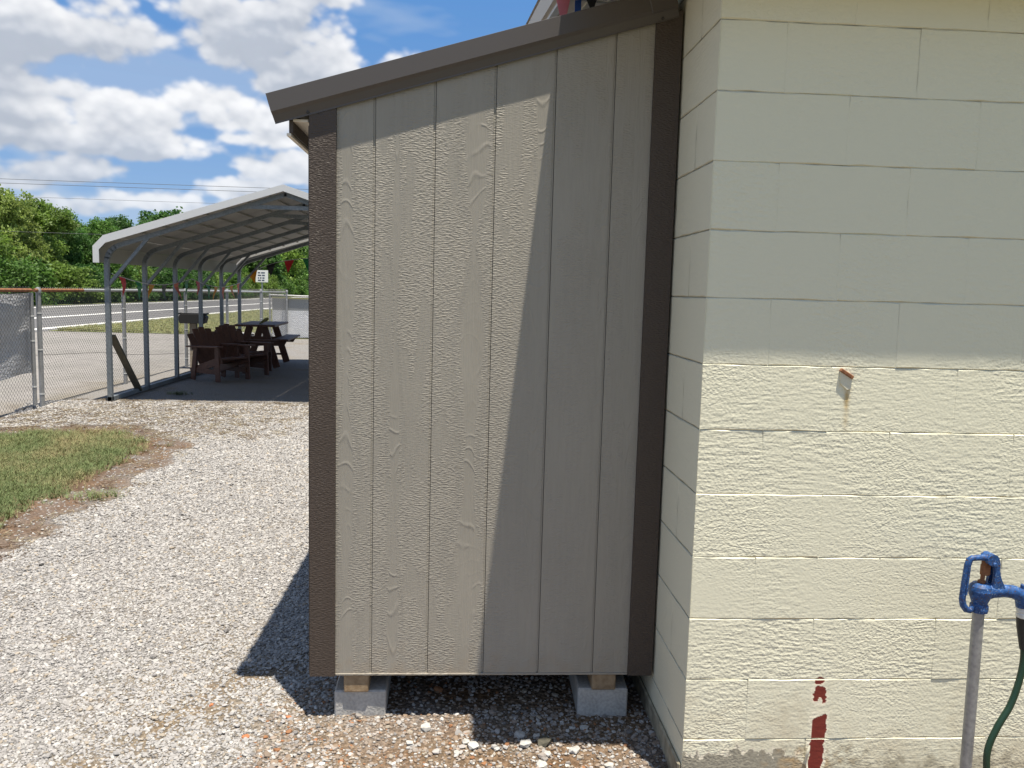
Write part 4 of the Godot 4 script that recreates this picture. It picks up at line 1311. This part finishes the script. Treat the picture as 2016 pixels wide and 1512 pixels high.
func make_furniture() -> void:
	# slatted lawn chair, facing +z
	var ch := thing("lawn_chair", "brown slatted wooden lawn chair nearest the front of the carport", "chair", Vector3(-3.94, 0, -13.75), 0.98, "lawn chairs under the carport")
	for i in 5:
		var x := -0.232 + i * 0.116
		var top := 0.87 - absf(i - 2) * absf(i - 2) * 0.026
		obj("back_slat", barm(Vector3(x * 0.95, 0.24, -0.18), Vector3(x * 1.14, top, -0.50 + (0.87 - top) * 0.5), 0.122, 0.022, Vector3(0, 0.4, 0.9), 0.006), M.brown_wood, ch)
	for i in 5:
		obj("seat_slat", barm(Vector3(-0.27, 0.38 - i * 0.028, 0.30 - i * 0.115), Vector3(0.27, 0.38 - i * 0.028, 0.30 - i * 0.115), 0.10, 0.022, Vector3(0, 1, 0.1), 0.003), M.brown_wood, ch)
	for s in [-1, 1]:
		obj("arm", barm(Vector3(s * 0.33, 0.56, -0.40), Vector3(s * 0.35, 0.585, 0.40), 0.12, 0.024, Vector3.UP, 0.004), M.brown_wood, ch)
		obj("leg", barm(Vector3(s * 0.315, 0.0, 0.30), Vector3(s * 0.315, 0.57, 0.28), 0.028, 0.10, Vector3.BACK, 0.003), M.brown_wood, ch)
		obj("leg", barm(Vector3(s * 0.315, 0.0, -0.32), Vector3(s * 0.315, 0.55, -0.24), 0.028, 0.10, Vector3.BACK, 0.003), M.brown_wood, ch)
		obj("side_rail", barm(Vector3(s * 0.29, 0.37, 0.36), Vector3(s * 0.29, 0.13, -0.40), 0.028, 0.12, Vector3.UP, 0.003), M.brown_wood, ch)
		obj("low_rail", barm(Vector3(s * 0.30, 0.16, 0.28), Vector3(s * 0.30, 0.16, -0.30), 0.026, 0.08, Vector3.UP), M.brown_wood, ch)
	obj("back_rail", boxm(Vector3(-0.30, 0.50, -0.375), Vector3(0.30, 0.58, -0.35), 0.003), M.brown_wood, ch)
	obj("back_rail", boxm(Vector3(-0.25, 0.64, -0.435), Vector3(0.25, 0.69, -0.415), 0.003), M.brown_wood, ch)
	ch.scale = Vector3.ONE * 0.97
	copy(ch, Vector3(-3.80, 0, -14.48), 0.90, "brown slatted wooden lawn chair in the middle of the row of three")
	copy(ch, Vector3(-3.90, 0, -15.15), 1.02, "brown slatted wooden lawn chair farthest back, beside the picnic table")
	# picnic table, long way along z
	var t := thing("picnic_table", "brown wooden picnic table with attached benches behind the chairs", "picnic table", Vector3(-3.92, 0, -16.55), 0.06)
	for i in 5:
		obj("top_board", boxm(Vector3(-0.37 + i * 0.15, 0.785, -0.85), Vector3(-0.37 + i * 0.15 + 0.14, 0.825, 0.85), 0.004), M.brown_wood, t)
	for s in [-1, 1]:
		for i in 2:
			var x: float = s * (0.40 + i * 0.145)
			obj("bench_board", boxm(Vector3(x - 0.07, 0.525, -0.85), Vector3(x + 0.07, 0.56, 0.85), 0.004), M.brown_wood, t)
	for z in [-0.62, 0.62]:
		for s in [-1, 1]:
			obj("leg", barm(Vector3(s * 0.37, 0.0, z), Vector3(s * 0.13, 0.785, z), 0.045, 0.13, Vector3.RIGHT, 0.003), M.brown_wood, t)
		var bm := MB.new()
		bm.prism(PackedVector2Array([Vector2(-0.57, 0.525), Vector2(0.57, 0.525), Vector2(0.51, 0.42), Vector2(-0.51, 0.42)]), z + 0.024, z + 0.062)
		obj("beam", bm.done(), M.brown_wood, t)
		obj("stretcher", boxm(Vector3(-0.33, 0.15, z + 0.024), Vector3(0.33, 0.19, z + 0.06), 0.003), M.brown_wood, t)
	var ob := MB.new()
	ob.tube([Vector3(-0.08, 0.835, 0), Vector3(-0.03, 0.868, 0), Vector3(0.05, 0.92, 0.0), Vector3(0.085, 0.945, 0)], [0.012, 0.025, 0.034, 0.02], 8)
	var bo := obj("table_bundle", ob.done(), M.olive)
	bo.position = Vector3(-3.76, 0, -15.95)
	meta(bo, "olive green bundle propped on the end of the picnic table", "bundle")
	# grill on a post beyond the fence
	var g := thing("post_grill", "black box grill with flared ends on a wooden post beside the fence", "grill", Vector3(-4.93, 0.0, -15.5), 0.12)
	obj("post", boxm(Vector3(-0.06, 0, -0.06), Vector3(0.06, 0.83, 0.06), 0.006), M.post_wood, g)
	var gm := MB.new()
	gm.prism(PackedVector2Array([Vector2(-0.21, 0.835), Vector2(0.21, 0.835), Vector2(0.245, 0.95), Vector2(0.20, 1.0), Vector2(-0.20, 1.0), Vector2(-0.245, 0.95)]), -0.15, 0.15)
	obj("firebox", gm.done(), M.iron, g)
	gm = MB.new()
	for i in 7: gm.bar(Vector3(-0.23, 1.012, -0.13 + i * 0.043), Vector3(0.23, 1.012, -0.13 + i * 0.043), 0.012, 0.012)
	gm.bar(Vector3(-0.24, 1.01, -0.14), Vector3(-0.24, 1.01, 0.14), 0.02, 0.03)
	gm.bar(Vector3(0.24, 1.01, -0.14), Vector3(0.24, 1.01, 0.14), 0.02, 0.03)
	obj("grate", gm.done(), M.iron, g)

# ------------------------------------------------------------------ fences, sign, wires

func chain_link(a: Vector2, b: Vector2, y0: float, y1: float, sd: int) -> ArrayMesh:
	# zigzag wires between two ground points; each wire hooks its neighbours
	var m := MB.new()
	var d := (b - a)
	var l := d.length()
	d /= l
	var side := Vector3(-d.y, 0, d.x)
	var pitch := 0.062
	var cols := int(l / pitch)
	var hstep := 0.031
	var rows := int((y1 - y0 + 0.03) / hstep)
	var r := 0.0017
	for i in cols:
		var base := a + d * (i * pitch)
		for s in 1:
			var prev := Vector3(base.x, y0, base.y)
			for k in range(1, rows + 1):
				var t := pitch * 0.5 * (1 if k % 2 == 1 else 0) + (pitch * 0.5 if false else 0.0)
				var p2 := base + d * (t + 0.0)
				var q := Vector3(p2.x, y0 + k * hstep, p2.y) + side * (0.004 if k % 2 else -0.004)
				_wire(m, prev, q, r, side)
				prev = q
		# the neighbour that mirrors it
		var base2 := a + d * (i * pitch + pitch * 0.5)
		var prev2 := Vector3(base2.x, y0, base2.y) + d3(d) * pitch * 0.5
		for k in range(1, rows + 1):
			var t := pitch * 0.5 * (0 if k % 2 == 1 else 1)
			var p2 := base2 + d * t
			var q := Vector3(p2.x, y0 + k * hstep, p2.y) + side * (0.004 if k % 2 == 0 else -0.004)
			_wire(m, prev2, q, r, side)
			prev2 = q
	return m.done()

func d3(d: Vector2) -> Vector3:
	return Vector3(d.x, 0, d.y)

func _wire(m: MB, a: Vector3, b: Vector3, r: float, side: Vector3) -> void:
	# three-sided wire
	var f := (b - a).normalized()
	var u := f.cross(side).normalized()
	var o := [side * r, (u * 0.866 - side * 0.5) * r, (u * -0.866 - side * 0.5) * r]
	for j in 3:
		var p: Vector3 = o[j]; var q: Vector3 = o[(j + 1) % 3]
		m.quad(a + p, b + p, b + q, a + q)

func fence_post(parent: Node3D, at: Vector3, h: float, r := 0.029, cap := true) -> void:
	var m := MB.new()
	m.tube([at, at + Vector3.UP * h], r, 10)
	if cap: m.lathe([Vector2(r * 1.25, h - 0.01), Vector2(r * 1.25, h + 0.02), Vector2(r * 0.9, h + 0.05), Vector2(0, h + 0.06)], Transform3D(Basis(), at), 10)
	var post := obj("post", m.done(), M.galv_pipe, parent)
	for y in [0.2, 0.75, 1.2]:
		if y < h - 0.1:
			var t := MB.new()
			t.tube([at + Vector3(0, y - 0.006, 0), at + Vector3(0, y + 0.006, 0)], r + 0.004, 10)
			obj("tie", t.done(), M.collar, post)

func make_fences() -> void:
	var X := -5.18
	# fence along the yard
	var f := thing("chain_link_fence", "galvanised chain link fence running beside the carport, rust on its top rail", "fence", Vector3(X, 0, -10.45))
	for z in [0.0, -2.55, -5.4, -8.3, -11.4, -14.6]:
		fence_post(f, Vector3(-0.04 if z < -8 else 0.0, -0.05, z), 1.46 if z > -14 else 1.44)
	obj("rusty_rail", tubem([Vector3(0, 1.43, 0.1), Vector3(0, 1.43, -1.2)], 0.021, 8), M.rust, f)
	obj("top_rail", tubem([Vector3(0, 1.43, -1.2), Vector3(0, 1.42, -7.0), Vector3(-0.1, 1.38, -14.6)], 0.0205, 8), M.rail, f)
	meta(obj("chain_link", chain_link(Vector2(0, 0), Vector2(-0.06, -14.6), -0.02, 1.46, 1), M.wire, f), "", "", "", "stuff")
	# gate to the left, with its tarp
	var g := thing("chain_link_gate", "chain link gate at the left edge, its top rail rusted brown", "gate", Vector3(X, 0, -10.28))
	obj("gate_stile", tubem([Vector3(0, 0.03, 0), Vector3(0, 1.40, 0)], 0.024, 10), M.galv_pipe, g)
	for y in [0.26, 0.82, 1.12]:
		obj("tie", tubem([Vector3(0, y - 0.007, 0), Vector3(0, y + 0.007, 0)], 0.028, 10), M.collar, g)
	obj("top_rail", tubem([Vector3(0, 1.43, 0.0), Vector3(0, 1.435, 3.2)], 0.021, 8), M.rust, g)
	obj("gate_stile", tubem([Vector3(0, 0.03, 3.2), Vector3(0, 1.43, 3.2)], 0.024, 10), M.galv_pipe, g)
	meta(obj("chain_link", chain_link(Vector2(0, 0.02), Vector2(0, 3.2), 0.02, 1.47, 2), M.wire, g), "", "", "", "stuff")
	var tp := MB.new()
	var nx := 26
	var ny := 14
	var P := func(i: int, j: int) -> Vector3:
		var u := float(i) / nx; var v := float(j) / ny
		var zz := -0.12 + 3.2 * u
		var lo := 0.42 - 0.05 * u + 0.012 * sin(u * 14.0)
		var y := lerpf(lo, 1.40 - 0.015 * absf(sin(u * 9.0)), v)
		var x := -0.045 - 0.035 * sin(u * 6.0 + v * 3.0) * sin(v * PI) - 0.02 * sin(u * 23.0 + v * 8.0) * (1.0 - v)
		return Vector3(x, y, zz)
	for i in nx:
		for j in ny:
			tp.quad(P.call(i, j), P.call(i + 1, j), P.call(i + 1, j + 1), P.call(i, j + 1))
	var tarp := obj("tarp", tp.done(), M.tarp)
	tarp.position = Vector3(X, 0, -10.28)
	meta(tarp, "silver grey tarp hung on the gate at the left edge", "tarp")
	# fence across the far end, with a white banner
	var k := thing("chain_link_fence", "chain link fence across the far end of the yard, carrying a white banner", "fence", Vector3(-5.72, 0, -25.05))
	for x in [0.0, 3.0, 6.0]: fence_post(k, Vector3(x, -0.05, 0), 1.32)
	obj("top_rail", tubem([Vector3(0, 1.29, 0), Vector3(6.0, 1.22, 0)], 0.0205, 8), M.rail, k)
	meta(obj("chain_link", chain_link(Vector2(0, 0), Vector2(6.0, 0), -0.02, 1.28, 3), M.wire, k), "", "", "", "stuff")
	var bn := thing("banner", "white banner with grey band and yellow top edge on the far fence", "banner", Vector3(-5.66, 0, -25.0))
	obj("sheet", boxm(Vector3(0.0, 0.03, -0.10), Vector3(4.6, 0.84, -0.094)), M.banner, bn)
	obj("grey_band", boxm(Vector3(0.0, 0.8405, -0.10), Vector3(4.6, 1.20, -0.093)), M.banner_band, bn)
	obj("yellow_edge", barm(Vector3(0.0, 1.215, -0.07), Vector3(4.6, 1.17, -0.07), 0.03, 0.035), M.yellow, bn)
	# pale rocks at the end of the lot
	rng.seed = 9
	for i in 9:
		var t := obj("rock", stone_mesh(330 + i % 4), M.concrete)
		t.position = Vector3(-6.1 - i * 0.24 + rng.randf_range(-0.06, 0.06), 0.02, -26.1 + rng.randf_range(-0.15, 0.15))
		t.scale = Vector3.ONE * rng.randf_range(0.10, 0.17)
		t.rotation.y = rng.randf() * TAU
		meta(t, "pale rock, %s from the right in the row edging the verge" % ORD[i], "rock", "rocks edging the verge")
	# road sign
	var s := thing("road_sign", "white square notice sign on a thin pole beyond the fence", "sign", Vector3(-8.55, 0, -36.0))
	obj("pole", boxm(Vector3(-0.03, -0.1, -0.05), Vector3(0.03, 2.2, -0.01)), M.galv, s)
	obj("panel", boxm(Vector3(-0.26, 1.70, -0.009), Vector3(0.26, 2.21, 0.0), 0.002), M.sign_white, s)
	var tx := MB.new()
	for line in [[2.10, [0.10, 0.16]], [1.99, [0.14, 0.12]], [1.88, [0.05, 0.07, 0.09]], [1.78, [0.13, 0.11]]]:
		var x := -0.17
		for w in line[1]:
			tx.box(Vector3(x, line[0] - 0.028, 0.0), Vector3(x + w, line[0] + 0.028, 0.003))
			x += w + 0.035
	obj("lettering", tx.done(), M.ink, s)
	# overhead wires
	for p in [[8.05, -56.0, 0.015, "topmost overhead wire crossing the clouds at the left"], [7.85, -56.6, 0.015, "overhead wire just under the topmost one"], [7.05, -57.0, 0.010, "thin overhead wire below the pair, against the clouds"], [4.30, -48.0, 0.009, "lowest overhead wire, in front of the treetops"]]:
		var pts := []
		for i in 31:
			var u := i / 30.0
			pts.append(Vector3(-60 + 120 * u, p[0] - 0.25 * sin(u * PI) + 0.35 * (0.5 - u), p[1] + 6.0 * (u - 0.25)))
		meta(obj("overhead_wire", tubem(pts, p[2], 5), M.cable), p[3], "wire")
	# pennants hung under the main building's eave
	var q := thing("pennant_string", "faded pennants and a blue streamer hanging under the building's roof edge", "pennants", Vector3(0.38, 2.64, -3.2))
	obj("cord", tubem([Vector3(-0.03, 0.02, 0.05), Vector3(0.03, 0.018, 0.0), Vector3(0.18, 0.02, -0.03)], 0.004, 4), M.white_metal, q)
	var spec := [[-0.022, 0.02, 0.055, 0.10, "pink"], [0.035, 0.02, 0.024, 0.11, "navy"], [0.085, 0.02, 0.04, 0.04, "dark"]]
	for e in spec:
		var m := MB.new()
		m.prism(PackedVector2Array([Vector2(e[0] - e[2] / 2, e[1]), Vector2(e[0] + e[2] / 2, e[1]), Vector2(e[0] + (0.008 if e[4] != "navy" else e[2] / 2), e[1] - e[3]), Vector2(e[0] - (0.0 if e[4] != "navy" else e[2] / 2), e[1] - e[3])]), -0.001, 0.001)
		obj("pennant", m.done(), M["flag_" + e[4]], q)

# ------------------------------------------------------------------ trees

func leaf_clump(sd: int, n: int, size: float) -> ArrayMesh:
	var r := RandomNumberGenerator.new()
	r.seed = sd
	var m := MB.new()
	for i in n:
		var p := Vector3(r.randfn(0, 0.24), r.randfn(0, 0.18), r.randfn(0, 0.24))
		var nn := (Vector3(r.randfn(), r.randfn() + 0.8, r.randfn())).normalized()
		var a := nn.cross(Vector3(r.randfn(), r.randfn(), r.randfn())).normalized() * size * r.randf_range(0.7, 1.2)
		var b := nn.cross(a) * 0.55
		m.col = Color.WHITE * r.randf_range(0.75, 1.15)
		m.col.a = 1
		m.tri(p - a, p - b, p + a, nn, nn, nn)
		m.tri(p - a, p + a, p + b, nn, nn, nn)
	return m.done()

func make_trees() -> void:
	var clumps := []
	for i in 4: clumps.append(leaf_clump(400 + i, 34, 0.15))
	var tints := [Color(0.165, 0.265, 0.045), Color(0.07, 0.165, 0.034), Color(0.115, 0.235, 0.042), Color(0.215, 0.285, 0.070)]
	var words := ["yellow green", "dark green", "mid green", "pale olive"]
	# x, z, height, half width, tint
	var T := [
		[-30.5, -50.0, 7.6, 3.4, 0], [-31.0, -57.0, 8.0, 3.6, 3], [-30.5, -62.0, 7.9, 3.2, 0], [-31.5, -67.5, 7.2, 2.2, 1], [-30.5, -71.5, 7.3, 2.5, 2], [-31.5, -76.5, 7.2, 2.6, 1], [-30.0, -80.0, 6.6, 2.6, 2], [-32.0, -86.0, 8.6, 2.5, 1],
		[-31.0, -92.0, 9.4, 3.2, 2], [-31.5, -99.0, 9.2, 3.2, 2], [-31.0, -107.0, 9.0, 3.4, 1], [-30.5, -116.0, 9.5, 3.6, 2], [-31.0, -126.0, 9.0, 3.8, 1], [-30.0, -137.0, 9.5, 4.0, 0], [-30.5, -150.0, 10.0, 4.4, 2], [-29.0, -165.0, 10.5, 5.0, 0], [-27.0, -184.0, 12.0, 6.0, 2], [-22.0, -206.0, 12.5, 7.0, 1], [-14.0, -222.0, 13.0, 7.5, 2], [-4.0, -235.0, 13.0, 8.0, 1],
		[-36.5, -60.0, 8.6, 3.6, 2], [-37.0, -70.0, 8.0, 3.4, 1], [-37.0, -80.0, 8.2, 3.6, 2], [-37.0, -92.0, 9.0, 3.8, 1], [-37.0, -106.0, 10.0, 4.0, 1],
	]
	rng.seed = 404
	var i := 0
	for t in T:
		var far: float = absf(t[1])
		var h: float = t[2] - (0.7 if t[1] > -95 else 0.0)
		var hw: float = t[3]
		var o := thing("tree", "%s leafy tree beyond the road, %s from the left in the %s row" % [words[t[4]], ORD[i % 20], "second" if i >= 20 else "first"], "tree", Vector3(t[0], -0.05, t[1]), 0.0, "trees beyond the road")
		var tr := MB.new()
		tr.tube([Vector3(0, -0.2, 0), Vector3(0.06, h * 0.3, 0.05), Vector3(-0.05, h * 0.6, 0), Vector3(0.1, h * 0.85, 0)], [0.2, 0.15, 0.10, 0.03], 7)
		var lobes := []
		for k in 17:
			var a := rng.randf() * TAU
			var y := rng.randf_range(0.14, 0.93)
			var rad := hw * sqrt(maxf(0.05, 1.0 - pow((y - 0.45) / 0.6, 2.0))) * rng.randf_range(0.35, 0.85)
			lobes.append([Vector3(cos(a) * rad, y * h - 0.25, sin(a) * rad), rng.randf_range(0.26, 0.44) * hw, rng.randf_range(0.75, 1.25)])
		lobes.append([Vector3(0, h * 0.90, 0), hw * 0.32, 1.1])
		for k in 6:
			var l: Vector3 = lobes[k][0]
			tr.tube([Vector3(0, l.y * 0.55, 0), Vector3(l.x * 0.5, l.y * 0.85, l.z * 0.5), l], [0.07, 0.05, 0.02], 5)
		obj("trunk", tr.done(), M.bark, o)
		var xf := []
		var cols := PackedColorArray()
		var cs := (0.75 if far < 100 else 1.25) * hw / 3.2
		var n := 62 if far < 100 else 34
		for l in lobes:
			for q in n:
				var d := Vector3(rng.randfn(), rng.randfn() * 0.85 + 0.15, rng.randfn()).normalized()
				var p: Vector3 = l[0] + d * l[1] * pow(rng.randf(), 0.35) * rng.randf_range(0.85, 1.2)
				if p.y < 0.2: continue
				var s: float = cs * rng.randf_range(0.6, 1.15)
				xf.append(Transform3D(Basis.from_euler(Vector3(rng.randf_range(-0.5, 0.5), rng.randf() * TAU, rng.randf_range(-0.5, 0.5))).scaled(Vector3(s, s, s)), p))
				cols.append(tints[t[4]] * l[2] * rng.randf_range(0.75, 1.25))
		meta(scatter("crown", clumps[i % 4], M.leaf, xf, cols, o), "", "", "", "stuff")
		i += 1
	# shrubs along the foot of the trees
	var bx := [[-27.6, -46.0], [-27.2, -50.5], [-27.8, -54.5], [-27.3, -58.5], [-27.8, -62.5], [-27.2, -67.0], [-27.7, -71.0], [-27.2, -76.0], [-27.7, -81.0], [-27.3, -87.0], [-27.7, -93.0], [-27.3, -100.0], [-27.6, -108.0], [-27.2, -117.0], [-27.5, -127.0], [-27.0, -138.0], [-26.5, -150.0], [-25.8, -164.0], [-23.5, -180.0]]
	for q in bx:
		var hh := rng.randf_range(2.4, 3.6)
		var o := thing("shrub", "rounded green shrub at the foot of the roadside trees, %s from the left" % ORD[i - T.size()], "shrub", Vector3(q[0], -0.05, q[1]), 0.0, "shrubs along the far side of the road")
		var st := MB.new()
		for k in 5:
			var a := TAU * k / 5.0
			st.tube([Vector3(cos(a) * 0.1, -0.1, sin(a) * 0.1), Vector3(cos(a) * 0.7, hh * 0.55, sin(a) * 0.9)], [0.04, 0.015], 5)
		obj("stem", st.done(), M.bark, o)
		var xf := []
		var cols := PackedColorArray()
		var tint: Color = tints[rng.randi() % 3] * 0.85
		var wide := 1.0 + absf(q[1]) / 120.0
		for k in 340:
			var d := Vector3(rng.randfn() * 0.62, 0, rng.randfn() * 1.15 * wide)
			var top := hh * clampf(1.0 - d.length_squared() / (6.0 * wide * wide), 0.25, 1.0) * rng.randf_range(0.75, 1.1)
			var y := top * sqrt(rng.randf())
			var s := rng.randf_range(0.5, 0.9) * (0.8 + wide * 0.2)
			xf.append(Transform3D(Basis.from_euler(Vector3(0, rng.randf() * TAU, 0)).scaled(Vector3(s, s, s)), d + Vector3.UP * y))
			cols.append(tint * rng.randf_range(0.7, 1.25))
		meta(scatter("crown", clumps[i % 4], M.leaf, xf, cols, o), "", "", "", "stuff")
		i += 1

# ------------------------------------------------------------------

func _ready() -> void:
	var t0 := Time.get_ticks_msec()
	var cam := Camera3D.new()
	cam.name = "camera"
	cam.fov = 50.18
	cam.near = 0.05
	cam.far = 1500.0
	cam.position = Vector3(0, 1.56, 0)
	cam.basis = Basis(Vector3.UP, -0.063843) * Basis(Vector3.RIGHT, -0.11144) * Basis(Vector3.BACK, 0.0266847)
	add_child(cam)
	cam.current = true
	var env := Environment.new()
	env.background_mode = Environment.BG_SKY
	env.sky = make_sky()
	env.tonemap_mode = Environment.TONE_MAPPER_LINEAR
	env.tonemap_exposure = EX
	env.sdfgi_enabled = true
	env.ssao_enabled = true
	env.ssil_enabled = true
	var we := WorldEnvironment.new()
	we.name = "world_environment"
	we.environment = env
	add_child(we)
	var sun := DirectionalLight3D.new()
	sun.name = "sun"
	sun.light_energy = 1.6
	sun.light_color = Color(1.0, 0.965, 0.90)
	sun.light_angular_distance = 0.53
	sun.shadow_enabled = true
	sun.look_at_from_position(Vector3.ZERO, Vector3(-0.103, -1.0, -0.167), Vector3.FORWARD)
	add_child(sun)
	print("sky ", Time.get_ticks_msec() - t0)
	make_materials()
	print("materials ", Time.get_ticks_msec() - t0)
	make_setting()
	make_building()
	make_shed()
	make_trees()
	make_fences()
	make_carport()
	make_furniture()
	make_hydrant()
	print("objects ", Time.get_ticks_msec() - t0)
	make_gravel()
	make_grass()
	print("done ", Time.get_ticks_msec() - t0)
